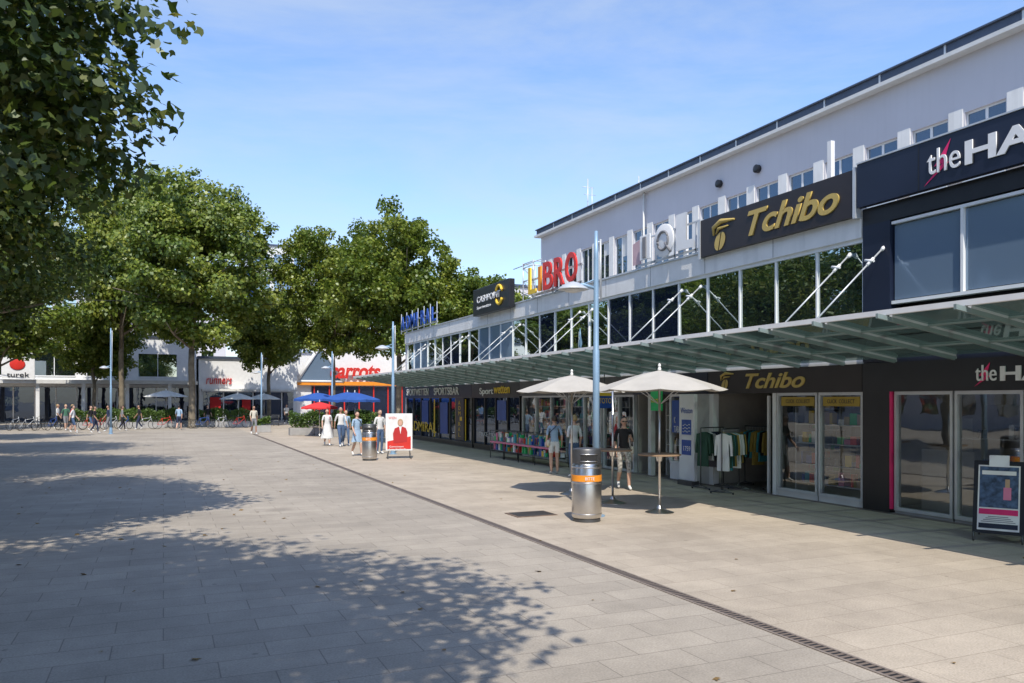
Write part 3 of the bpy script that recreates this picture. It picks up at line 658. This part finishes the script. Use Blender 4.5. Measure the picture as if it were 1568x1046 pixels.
LOBED=[(0,-.5),(.32,-.38),(.55,-.02),(.24,.08),(.0,.6),(-.24,.08),(-.55,-.02),(-.32,-.38)]
DIAM=[(-.5,0),(0,-.42),(.55,0),(0,.42)]
def tree_data(key,seed,H,R,cb,ncl,nl,ls,tr,shape,m,clr=.17,lean=0):
    rng=np.random.default_rng(seed)
    lob=rng.normal(size=(11,3)); lob/=np.linalg.norm(lob,axis=1)[:,None]
    cen=np.array([0,0,(H+cb)/2]); ax=np.array([R,R,(H-cb)/2])
    d=rng.normal(size=(ncl,3)); d/=np.linalg.norm(d,axis=1)[:,None]
    mod=.76+.27*np.exp(-(1-d@lob.T)*9).max(axis=1)+rng.normal(size=ncl)*.045
    rad=np.clip(rng.random(ncl)**.45,.35,1)*mod
    cc=cen+d*ax*rad[:,None]*.93
    cc[:,2]=np.where(cc[:,2]<cen[2]-ax[2]*.6,cen[2]-ax[2]*.6+(cc[:,2]-cen[2]+ax[2]*.6)*.75,cc[:,2])
    cr=R*clr*rng.uniform(.5,1.4,ncl)
    cnt=(nl*(cr/cr.mean())**2).astype(int)
    idx=np.repeat(np.arange(ncl),cnt); n=len(idx)
    q=rng.normal(size=(n,3)); q/=np.linalg.norm(q,axis=1)[:,None]
    rr=rng.random(n)**.5
    off=q*rr[:,None]*cr[idx][:,None]*np.array([1.15,1.15,.75])
    stretch=rng.normal(size=(ncl,3)); off+= (stretch[idx]*.4)*(rng.random(n)[:,None])*cr[idx][:,None]
    P_=cc[idx]+off
    Nn=q*.55+rng.normal(size=(n,3))*.5+np.array([-.1,-.3,.5]); Nn/=np.linalg.norm(Nn,axis=1)[:,None]
    clv=rng.random(ncl)
    V_=np.clip(.40+.55*(clv[idx]-.5)+.20*rng.normal(size=n)+.12*(rr-.5)+ (rng.random(n)<.05)*.45,0,1)
    S_=ls*rng.uniform(.6,1.25,n)
    lm=leaves(key+'_leaves',P_,Nn,S_,V_,shape,rng,m,None)
    paths=[]
    th=cb+ (H-cb)*.12
    top=np.array([lean,0,th])
    trunk=[((0,0,-.05),tr*1.5),((0,0,.25),tr*1.12),((lean*.3+.03,0.02,th*.45),tr),((lean*.8-.04,.03,th*.8),tr*.92),(tuple(top),tr*.9)]
    paths.append(trunk)
    lead=top+np.array([0.2,-.1,(H-th)*.65]); paths.append([(tuple(top),tr*.8),(tuple((top+lead)/2+np.array([.25,.2,0])),tr*.5),(tuple(lead),tr*.15)])
    nm_=11
    for i in range(nm_):
        a=2*math.pi*i/nm_+rng.uniform(-.3,.3); el=rng.uniform(.25,1.1)
        st=top+np.array([0,0,rng.uniform(-.8,(H-th)*.3)])
        ln=R*rng.uniform(.6,.85)
        en=st+np.array([math.cos(a)*math.cos(el)*ln,math.sin(a)*math.cos(el)*ln,math.sin(el)*ln*ax[2]/R*1.1])
        md=(st+en)/2+rng.normal(size=3)*.25+np.array([0,0,.3])
        paths.append([(tuple(st),tr*.42),(tuple(md),tr*.28),(tuple(en),tr*.08)])
        dd=np.linalg.norm(cc-md,axis=1); near=np.argsort(dd)[:9]
        for j in near[::2]:
            m2=(md+cc[j])/2+rng.normal(size=3)*.15
            paths.append([(tuple(md),tr*.14),(tuple(m2),tr*.09),(tuple(cc[j]),.015)])
    vs,fs=tube_geo(paths,7)
    wm=bpy.data.meshes.new(key+'_wood'); wm.from_pydata(vs,[],fs); wm.update(); smooth(wm); wm.materials.append(M['bark'])
    return lm,wm
def tree(data,loc,yaw=0,s=(1,1,1),name='plane_tree'):
    e=empty(name,loc,yaw); e.scale=s
    for nme,me in zip(('foliage','trunk_and_limbs'),data):
        o=bpy.data.objects.new(nme,me); COL.objects.link(o); o.parent=e
    return e
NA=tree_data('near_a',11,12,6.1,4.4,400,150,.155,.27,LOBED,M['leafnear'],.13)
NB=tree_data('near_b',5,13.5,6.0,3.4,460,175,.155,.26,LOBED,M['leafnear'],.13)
F1=tree_data('far_a',21,20,7.4,3.6,320,170,.27,.24,DIAM,M['leaffar'],.115)
F2=tree_data('far_b',33,17,6.6,3.6,300,170,.26,.22,DIAM,M['leaffar'],.12)
F3=tree_data('far_c',8,12,5.0,3.3,200,150,.25,.18,DIAM,M['leaffar'],.14)
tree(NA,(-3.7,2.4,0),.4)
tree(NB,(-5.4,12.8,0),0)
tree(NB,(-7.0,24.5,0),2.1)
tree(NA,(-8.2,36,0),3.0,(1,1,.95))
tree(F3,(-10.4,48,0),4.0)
tree(NA,(-3.9,-3.6,0),2.2)  # out-of-view tree, added to thicken the dappled foreground shadow
tree(F1,(2.0,65.7,0),0,(1.03,1.03,1.08)); tree(F2,(-3.2,74,0),1.2,(.95,.95,1.38)); tree(F3,(9.0,77,0),.5,(1,1,1.1))
tree(F2,(16.8,60.3,0),2.6,(1,1,1.05)); tree(F2,(13.2,68,0),4.2,(.85,.85,1.06)); tree(F3,(21.8,56.5,0),2.0,(1,1,1.05))
tree(F3,(-5.6,79,0),3.3,(.9,.9,.9)); tree(F3,(-11.5,70,0),1.3,(1.2,1.2,1.1)); tree(F1,(-17,62,0),2.3,(.9,.9,.8))
# fallen leaves
rng=np.random.default_rng(3); n=170
P_=np.stack([rng.normal(-1,4.5,n),rng.uniform(3,32,n),np.full(n,.012)],1); Nn=np.array([0,0,1.0])+rng.normal(size=(n,3))*.18; Nn/=np.linalg.norm(Nn,axis=1)[:,None]
me=leaves('fallen_leaves',P_,Nn,rng.uniform(.03,.09,n),rng.uniform(.7,1,n),LOBED,rng,leaf_mat('dry_leaves',(.12,.08,.03),(.18,.11,.04),(.25,.16,.06),.1),None)
o=bpy.data.objects.new('fallen_leaves',me); COL.objects.link(o)
def hedge(loc,yaw,l,h,d,name='hedge',planter=True,n=2600,sz=.10,flowers=False):
    e=empty(name,loc,yaw); rng=np.random.default_rng(int(abs(loc[0]*31+loc[1]*7)))
    z0=.45 if planter else .05
    P_=np.stack([rng.uniform(-l/2,l/2,n),rng.uniform(-d/2,d/2,n),z0+rng.random(n)**.7*h*(.8+.2*rng.random(n))],1)
    P_[:,2]+=.12*np.sin(P_[:,0]*4)
    Nn=rng.normal(size=(n,3))+np.array([0,0,.5]); Nn/=np.linalg.norm(Nn,axis=1)[:,None]
    me=leaves('leaves',P_,Nn,sz*rng.uniform(.7,1.4,n),rng.random(n),DIAM,rng,M['leafdark'],e)
    o=bpy.data.objects.new('foliage',me); COL.objects.link(o); o.parent=e
    if planter:
        boxes('planter_box',[(-l/2,l/2,-d/2,d/2,0,.45)],M['concrete'],e,bevel=.02); boxes('soil',[(-l/2+.05,l/2-.05,-d/2+.05,d/2-.05,.45,.47)],M['bark'],e)
    return e
for (x,y_,l) in ((-1.5,66,3.2),(0.4,68.5,1.6),(5.2,66,3.0),(8.0,49,2.2),(9.8,46,1.8),(11.5,52,3),(-5,68,2.5),(10,44.5,1.4),(-2.5,69,3.5),(3.4,67.5,1.6)):
    hedge((x,y_,0),0,l,1.0,.7)
hedge((5.9,54.5,0),0,1.1,.5,.6,name='flower_planter',n=900)

# ------------------------------------------------------------------ people
SK={ 'a':mat('skin_light',(.52,.32,.23),.55,var=.05),'b':mat('skin_tan',(.36,.20,.13),.55,var=.05)}
HR={'brown':mat('hair_brown',(.06,.035,.02),.6),'blond':mat('hair_blond',(.35,.24,.11),.6),'black':mat('hair_black',(.012,.01,.01),.5),'grey':mat('hair_grey',(.3,.29,.28),.6)}
CL={k:mat('cloth_'+k,c,.9,var=.12,scale=9) for k,c in dict(black=(.015,.015,.017),white=(.66,.66,.64),lightblue=(.30,.42,.55),denim=(.07,.12,.22),cream=(.6,.55,.45),red=(.5,.04,.04),grey=(.2,.2,.21),green=(.06,.16,.1),navy=(.02,.03,.07)).items()}
CL['pattern']=mat('cloth_patterned',(.42,.40,.36),.9,var=.75,scale=22)
shoem=CL['white']; eyem=mat('eye_dark',(.02,.015,.012),.2); lipm=mat('lips',(.35,.1,.09),.5)
def person(loc,yaw,h,top,bottom,hair='brown',skin='a',pose='stand',sleeve=.45,hem=.1,skirt=None,longhair=False,bag=False,glasses=False,ph=1,name='pedestrian',armbend=0,shoe='white'):
    s=h/1.70; e=empty(name,loc,yaw); e.scale=(s,s,s)
    st=.0 if pose=='stand' else .20*ph
    J={}
    J['pel']=(0,0,.93);J['wai']=(0,.0,1.07);J['che']=(0,-.01,1.25);J['upc']=(0,0,1.37);J['nek']=(0,.005,1.45);J['hed']=(0,-.005,1.55)
    R_={'pel':.128,'wai':.108,'che':.125,'upc':.092,'nek':.050,'hed':.052}
    segs=[('pel','wai','hip'),('wai','che','top'),('che','upc','top'),('upc','nek','top'),('nek','hed','skin')]
    for sd,t in (('l',1),('r',-1)):
        f=st*t
        kneey=-f*.55-(.10 if (pose=='walk' and f<0) else .02)
        ankz=.085+(.09 if (pose=='walk' and f<0) else 0)
        J['hip'+sd]=(.085*t,0,.87); J['thi'+sd]=(.092*t,kneey*.5,.69); J['kne'+sd]=(.092*t,kneey,.485+(.0)); J['cal'+sd]=(.092*t,(kneey-f)*.5+.015,.32); J['ank'+sd]=(.09*t,-f+.03,ankz)
        J['toe'+sd]=(.105*t,-f-.11,.035)
        R_.update({'hip'+sd:.092,'thi'+sd:.080,'kne'+sd:.056,'cal'+sd:.056,'ank'+sd:.036,'toe'+sd:.034})
        a=-st*t*.8
        el=(.225*t,.03-a*.45,1.12)
        if armbend and t>0: wr=(.13*t,-.20,1.12+.1*armbend)
        else: wr=(.235*t,-.04-a*1.1,.89)
        J['sho'+sd]=(.160*t,.0,1.385); J['elb'+sd]=el; J['wri'+sd]=wr
        dv=(Vector(wr)-Vector(el)).normalized(); J['pal'+sd]=tuple(Vector(wr)+dv*.07)
        R_.update({'sho'+sd:.060,'elb'+sd:.040,'wri'+sd:.027,'pal'+sd:.030})
        segs+=[('pel','hip'+sd,'hip'),('hip'+sd,'thi'+sd,'leg'),('thi'+sd,'kne'+sd,'leg'),('kne'+sd,'cal'+sd,'leg'),('cal'+sd,'ank'+sd,'leg'),('ank'+sd,'toe'+sd,'foot'),
               ('upc','sho'+sd,'top'),('sho'+sd,'elb'+sd,'arm'),('elb'+sd,'wri'+sd,'fore'),('wri'+sd,'pal'+sd,'skin')]
    bm=bmesh.new(); ly=bm.verts.layers.skin.verify(); vm={}
    for k,p in J.items():
        v=bm.verts.new(p); v[ly].radius=(R_[k],R_[k]); v[ly].use_root=(k=='pel'); vm[k]=v
    for a,b,_ in segs: bm.edges.new((vm[a],vm[b]))
    me=bpy.data.meshes.new('sk'); bm.to_mesh(me); bm.free()
    o=bpy.data.objects.new('sk',me); COL.objects.link(o)
    md=o.modifiers.new('skin','SKIN'); md.use_smooth_shade=True
    ss=o.modifiers.new('ss','SUBSURF'); ss.levels=2; ss.render_levels=2
    bpy.context.view_layer.update(); dg=bpy.context.evaluated_depsgraph_get()
    bmh=bpy.data.meshes.new_from_object(o.evaluated_get(dg)); bpy.data.objects.remove(o)
    bmh.materials.clear()
    mats=[CL[top],CL[bottom],SK[skin],CL[shoe]]
    for m_ in mats: bmh.materials.append(m_)
    for v in bmh.vertices:
        if .84<v.co.z<1.43 and abs(v.co.x)<.19: v.co.y*=.80; v.co.x*=1.06
    SG=[(np.array(J[a]),np.array(J[b]),l) for a,b,l in segs]
    for p in bmh.polygons:
        c=np.array(p.center); best=9;lab='top';tt=0
        for a,b,l in SG:
            ab=b-a; t=min(1,max(0,np.dot(c-a,ab)/np.dot(ab,ab))); dd=np.linalg.norm(c-a-ab*t)
            if dd<best: best=dd;lab=l;tt=t
        z=c[2]
        if lab=='top': i_=0 if z<1.43 else 2
        elif lab=='hip': i_=0 if z>.96 else 1
        elif lab=='leg': i_=1 if z>hem else 2
        elif lab=='foot': i_=3
        elif lab=='arm': i_=0 if tt<min(1,sleeve*2) else 2
        elif lab=='fore': i_=0 if sleeve>.9 else 2
        else: i_=2
        p.material_index=i_
    bo=bpy.data.objects.new('body',bmh); COL.objects.link(bo); bo.parent=e; smooth(bmh)
    hp=[]
    for sd,t in (('l',1),('r',-1)):
        wv=Vector(J['wri'+sd]); pv=Vector(J['pal'+sd]); d=(pv-wv).normalized(); side=Vector((0,-1,0)) if abs(d.y)<.7 else Vector((0,0,1)); side=(side-d*side.dot(d)).normalized(); inn=Vector((-t,0,0))
        for i,(off,ln) in enumerate(((.028,.066),(.010,.075),(-.009,.070),(-.027,.055))):
            a=pv+side*off; b=a+d*ln*.55+inn*.006; c=b+d*ln*.4+inn*.022
            hp.append([(tuple(a),.0088),(tuple(b),.008),(tuple(c),.006)])
        a=wv+d*.03+side*.026; b=a+side*.028+d*.03; c=b+d*.028+side*.006+inn*.008
        hp.append([(tuple(a),.011),(tuple(b),.010),(tuple(c),.007)])
    tubes('fingers',hp,SK[skin],e,sides=6)
    hz=1.60
    def hf(v):
        if v.z<0: v=Vector((v.x*(1+v.z*.28),v.y*(1+v.z*.12)-.06*(-v.z),v.z))
        return v
    ball('head',(0,-.012,hz),(.074,.092,.112),SK[skin],e,20,14,hf)
    nv=[(-.013,-.098,hz-.028),(.013,-.098,hz-.028),(0,-.124,hz-.026),(0,-.098,hz+.018),(0,-.10,hz-.038)]
    me=bpy.data.meshes.new('nose'); me.from_pydata(nv,[],[(0,2,3),(2,1,3),(0,4,2),(4,1,2)]); obj('nose',me,SK[skin],e)
    if glasses:
        boxes('sunglasses',[(-.062,-.008,-.112,-.098,hz-.012,hz+.018),(.008,.062,-.112,-.098,hz-.012,hz+.018),(-.008,.008,-.110,-.102,hz+.004,hz+.01),(-.074,-.068,-.1,.0,hz,hz+.008),(.068,.074,-.1,.0,hz,hz+.008)],eyem,e,bevel=.003)
    else:
        for x in (-.028,.028): ball('eye',(x,-.094,hz+.002),(.012,.007,.007),eyem,e,8,6)
    ball('mouth',(0,-.098,hz-.058),(.024,.008,.006),lipm,e,10,6)
    for x in (-.074,.074): ball('ear',(x,.0,hz-.005),(.010,.018,.028),SK[skin],e,8,6)
    def hairf(v):
        if v.y<-.25 and v.z<.45: return Vector((v.x*.88,v.y*.55,max(v.z,.2) if v.z>-.2 else v.z*.5))
        if v.z<-.45: return Vector((v.x*.75,v.y*.8,-.45+(v.z+.45)*.4))
        return v
    ball('hair',(0,.010,hz+.016),(.083,.100,.114),HR[hair],e,20,14,hairf)
    if longhair:
        def lf(v):
            k=1+.25*math.sin(v.x*9)*.3
            return Vector((v.x,v.y*k+.15*v.z,v.z))
        ball('long_hair',(0,.062,hz-.12),(.085,.045,.20),HR[hair],e,16,12,lf)
    if skirt:
        zt,zb,rb,mt=skirt; seg=28; vs=[];fs=[]
        lv=6
        for i in range(lv+1):
            f=i/lv; z=zt+(zb-zt)*f; r0=.135+(rb-.135)*f
            for k in range(seg):
                t=2*math.pi*k/seg; r=r0*(1+.06*f*math.sin(t*6+i*.2)); vs.append((r*math.cos(t)*1.08,r*math.sin(t)*.85,z+.01*math.sin(t*5)*f))
        for i in range(lv):
            for k in range(seg): k2=(k+1)%seg; fs.append((i*seg+k,i*seg+k2,(i+1)*seg+k2,(i+1)*seg+k))
        me=bpy.data.meshes.new('skirt'); me.from_pydata(vs,[],fs); smooth(me); so_=obj('skirt',me,CL[mt],e)
    if bag:
        ball('shoulder_bag',(.19,.02,.93),(.05,.13,.12),CL['cream'] if top!='cream' else CL['black'],e,14,10,lambda v:Vector((v.x,max(-.8,min(.8,v.y)),max(-.8,min(.7,v.z)))))
        tubes('strap',[[((.20,-.03,1.02),.010),((.17,-.05,1.25),.010),((.05,-.10,1.38),.010),((-.06,-.04,1.44),.010)],[((.20,.06,1.02),.010),((.15,.11,1.25),.010),((0,.10,1.38),.010),((-.06,.04,1.44),.010)]],CL['black'],e,sides=6)
    return e
person((9.95,16.15,0),-.35,1.70,'black','pattern','black','a','walk',.5,.40,longhair=True,glasses=True,bag=True,armbend=1)
person((10.2,20.3,0),2.9,1.64,'lightblue','white','brown','a','stand',.45,.62,bag=True)
person((10.25,19.2,0),3.3,1.68,'white','denim','blond','a','stand',.5,.1,longhair=False,armbend=1)
person((6.96,37.3,0),-.1,1.68,'white','white','brown','a','walk',.4,.3,skirt=(1.0,.35,.27,'white'),longhair=True)
person((7.35,36.1,0),.1,1.76,'white','denim','grey','b','walk',.5,.1,ph=-1)
person((7.75,36.9,0),.0,1.62,'lightblue','denim','blond','a','walk',.5,.1)
person((6.7,29.9,0),.3,1.66,'lightblue','cream','brown','a','walk',.45,.5,skirt=(1.0,.55,.22,'lightblue'),bag=True)
person((7.75,30.6,0),.3,1.72,'white','denim','brown','a','stand',.5,.1)
person((5.1,51.3,0),.2,1.74,'cream','grey','brown','b','walk',.5,.5)
person((9.9,72,0),.2,1.72,'white','black','brown','a','walk',.5,.1)
for i,(x,y_,yw,tp,bt) in enumerate(((-4.6,62,1.2,'black','denim'),(-3.4,60,-1.3,'navy','grey'),(-5.6,61,1.5,'red','denim'),(-2.6,61,1.6,'grey','black'),(1.0,60.5,2.8,'lightblue','navy'),(-7.0,66,1.3,'white','black'),(3.2,67,.3,'black','grey'),(-1.6,63,-1.4,'black','navy'),(-6.2,63,.5,'green','grey'),(-4.0,57,1.3,'black','navy'),(-5.3,58,1.4,'white','denim'))):
    person((x,y_,0),yw,1.7+.05*(i%3),tp,bt,('brown','black','blond')[i%3],'ab'[i%2],'walk',.5,.1 if i%2 else .5,ph=1 if i%2 else -1)
def cafe_set(loc,yaw):
    e=empty('cafe_table_set',loc,yaw)
    lathe('table_top',[(.35,.72),(.35,.745)],M['offwhite'],e,seg=20); tubes('table_leg',[rod((0,0,0),(0,0,.72),.03)],M['dsteel'],e); lathe('table_foot',[(.22,0),(.2,.03)],M['dsteel'],e,seg=16)
    for a in range(3):
        t=a*2.1+.4; cx,cy=.72*math.cos(t),.72*math.sin(t)
        boxes('chair_seat',[(cx-.21,cx+.21,cy-.21,cy+.21,.43,.46)],M['grey'],e,bevel=.01)
        bx,by=cx+.2*math.cos(t),cy+.2*math.sin(t); px,py=-math.sin(t)*.2,math.cos(t)*.2
        tubes('chair_frame',[rod((cx+sx_*.19,cy+sy_*.19,0),(cx+sx_*.19,cy+sy_*.19,.44),.014) for sx_ in (-1,1) for sy_ in (-1,1)]+[rod((bx+px,by+py,.44),(bx+px,by+py,.88),.014),rod((bx-px,by-py,.44),(bx-px,by-py,.88),.014)]+[rod((bx+px,by+py,z),(bx-px,by-py,z),.018) for z in (.62,.74,.86)],M['dsteel'],e,sides=6)
    return e
for (x,y_) in ((9.0,47.5),(10.6,48.5),(8.6,52),(10.8,44),(3.8,68.5),(6.3,69.5),(7.8,68),(-.5,69)): cafe_set((x,y_,0),x)
umbrella((10.0,45.2,0),1.5,2.55,.4,'canvasblue','cafe_parasol',valance=.15); umbrella((10.3,48.6,0),1.6,2.6,.4,'canvasblue','cafe_parasol',valance=.15)
umbrella((9.2,52.5,0),1.6,2.6,.4,'canvasblue','cafe_parasol',valance=.15); umbrella((8.3,46.8,0),1.1,2.0,.3,'canvasred','cafe_parasol',valance=.1)
umbrella((0.2,70,0),1.7,2.9,.5,'canvaswhite','cafe_parasol'); umbrella((5.6,69,0),1.5,2.7,.5,'canvaswhite','cafe_parasol'); umbrella((8,72,0),1.5,2.7,.5,'canvaswhite','cafe_parasol')
def bicycle(loc,yaw):
    e=empty('bicycle',loc,yaw); r=.33
    for x in (-.52,.52):
        tubes('wheel',[[((x+r*math.cos(t),0,r+.01+r*math.sin(t)),.018) for t in np.linspace(0,2*math.pi,25)]],M['rubber'],e,sides=6)
        tubes('spokes',[rod((x,0,r),(x+r*math.cos(t),0,r+r*math.sin(t)),.003) for t in np.linspace(0,2*math.pi,11)[:-1]],M['alu'],e,sides=4)
    m_=M[random.choice(['red','teal','black','alu','blue','black'])]
    tubes('frame',[rod((-.52,0,r),(-.1,0,.3),.014),rod((-.1,0,.3),(-.22,0,.82),.017),rod((-.52,0,r),(-.2,0,.74),.012),rod((-.1,0,.3),(.35,0,.72),.018),rod((-.2,0,.76),(.34,0,.82),.017),rod((.32,0,.95),(.52,0,r),.016)],m_,e,sides=6)
    tubes('handlebar',[[((.22,-.27,.98),.013),((.33,-.1,1.0),.013),((.33,.1,1.0),.013),((.22,.27,.98),.013)]],M['black'],e,sides=6)
    ball('saddle',(-.24,0,.87),(.13,.07,.035),M['black'],e,10,6); tubes('cranks',[rod((-.1,-.08,.3),(0,-.08,.17),.01),rod((-.1,.08,.3),(-.2,.08,.43),.01)],M['alu'],e,sides=5)
for i in range(10): bicycle((-9.4+i*.75+random.uniform(-.1,.1),64.5+random.uniform(-.4,.4),0),random.uniform(.5,1.2))
for i in range(6): bicycle((-1.2+i*1.3,63.8+random.uniform(-.3,.3),0),random.uniform(-.4,.5))

# ------------------------------------------------------------------ background buildings
def bld(name,x0,x1,y0,y1,h,m,floors,winw=1.6,gap=.8,gm='glass1',z0=.0,fh=3.2,sill=.9,wh=1.6,first=1):
    e=empty(name)
    boxes('walls',[(x0,x1,y0,y1,z0,h)],M[m],e); boxes('roof_edge',[(x0-.15,x1+.15,y0-.15,y1+.15,h,h+.25)],M['roof'],e)
    g=[];f=[]
    for k in range(first,floors):
        z=k*fh+sill; x=x0+gap
        while x+winw<x1-.2:
            g.append([(x,y0-.012,z),(x+winw,y0-.012,z),(x+winw,y0-.012,z+wh),(x,y0-.012,z+wh)])
            f+=[(x-.06,x,y0-.06,y0-.001,z-.06,z+wh+.06),(x+winw,x+winw+.06,y0-.06,y0-.001,z-.06,z+wh+.06),(x,x+winw,y0-.06,y0-.001,z+wh,z+wh+.06),(x,x+winw,y0-.10,y0-.001,z-.06,z),(x+winw/2-.03,x+winw/2+.03,y0-.05,y0-.014,z,z+wh)]
            x+=winw+gap
    if g: poly('windows',g,M[gm],e); boxes('window_frames',f,M['white'],e)
    return e
e=bld('department_store',-34,3.0,85,100,8.2,'white',2,winw=3.4,gap=1.0,sill=1.2,wh=2.2)
boxes('canopy',[(-34,3,81.5,84.99,3.6,3.95)],M['offwhite'],e); boxes('shop_dark_front',[(-33.5,2.6,84.9,84.98,.1,3.3)],M['glassdark'],e)
boxes('columns',[(x,x+.3,81.8,82.1,0,3.6) for x in np.arange(-32,3,3.6)],M['white'],e)
boxes('shop_mullions',[(x,x+.1,84.8,84.89,.1,3.3) for x in np.arange(-33,2.5,1.7)],M['white'],e)
boxes('sign_box',[(-12.9,-10.4,81.2,81.45,4.0,5.9)],M['white'],e)
ball('sign_dot',(-11.7,81.15,5.25),(.6,.05,.5),M['red'],e); text('sign_text','turek',(-12.5,81.15,4.15),1.7,.42,M['black'],e,rot=FY)
e=bld('shopping_arcade',3.2,12.6,84,98,6.2,'white',1)
boxes('shop_dark_front',[(3.6,12.2,83.9,83.98,.1,2.9)],M['glassdark'],e); boxes('awning',[(3.4,12.4,82.6,83.9,3.0,3.2)],M['canvaswhite'],e)
boxes('shop_mullions',[(x,x+.12,83.8,83.89,.1,2.9) for x in np.arange(4,12,1.4)],M['white'],e)
text('sign_text','runners',(3.8,83.9,3.7),2.4,.6,M['red'],e,rot=FY,shear=.2,ext=.05)
boxes('shop_posters',[(4.2,5.2,83.6,83.62,.6,2.4),(7.2,8.0,83.6,83.62,.6,2.2)],M['canvasred'],e)
e=empty('shopping_mall')
boxes('walls',[(12.9,34,86,110,0,7.2)],M['white'],e); boxes('entrance_dark',[(14.4,33,85.9,85.98,.1,3.6)],M['glassdark'],e)
boxes('mullions',[(x,x+.12,85.8,85.89,.1,3.6) for x in np.arange(14.6,33,1.6)],M['red'],e)
poly('gable',[[(12.9,85.6,4.2),(17.6,85.6,4.2),(15.3,85.6,7.9)]],M['glassblue'],e)
tubes('gable_frame',[rod((12.8,85.55,4.1),(15.3,85.55,8.0),.18),rod((15.3,85.55,8.0),(17.7,85.55,4.1),.18),rod((12.8,85.55,4.1),(17.7,85.55,4.1),.12)],M['white'],e)
boxes('red_band',[(12.85,34.1,85.5,85.85,3.7,4.1)],M['orange'],e)
text('sign_text','carrots',(16.2,85.4,4.5),5.4,1.5,M['red'],e,rot=FY,shear=.2,bold=.03,ext=.08)
boxes('red_roof_sign',[(12.6,16.5,85,85.3,8.3,9.3)],M['red'],e); text('roof_sign_text','makro',(12.9,84.95,8.5),3.2,.6,M['white'],e,rot=FY)
boxes('roof_sign_legs',[(12.8,12.9,85.1,85.2,7.2,8.3),(16.2,16.3,85.1,85.2,7.2,8.3)],M['alu'],e)
e=bld('office_building',10.5,26,112,125,23,'offwhite',7,winw=2.2,gap=.5,gm='glassblue',sill=.8,wh=1.9)
boxes('blue_fin',[(10.2,11.2,111.5,112,8,20)],M['canvasblue'],e)
bld('apartment_building',-30,8,118,130,16,'wall',5,gap=1.2)
bld('apartment_building',27,60,70,84,13,'wall',4,gap=1.2)
bld('apartment_building',18.5,30,48,60,6.5,'offwhite',2,gap=1.0)
bld('apartment_building',-70,-36,80,95,15,'wall',5,gap=1.2)
e=empty('west_row_building'); boxes('walls',[(-40,-30,-40,80,0,11)],M['wall'],e)
poly('windows',[[(-29.99,y_,z),(-29.99,y_+1.5,z),(-29.99,y_+1.5,z+1.7),(-29.99,y_,z+1.7)] for y_ in np.arange(-38,78,3) for z in (1,4.4,7.8)],M['glass1'],e)
e=empty('overhead_cables')
tubes('cables',[[((-40,80,11),.03),((-5,76,10.2),.03),((27,72,11),.03)],[((-40,60,10),.02),((-5,62,9),.02),((18,66,10),.02)]],M['black'],e,sides=4)
# attach stray helper parts placed by matrix to their parents is already done above
print('DONE')
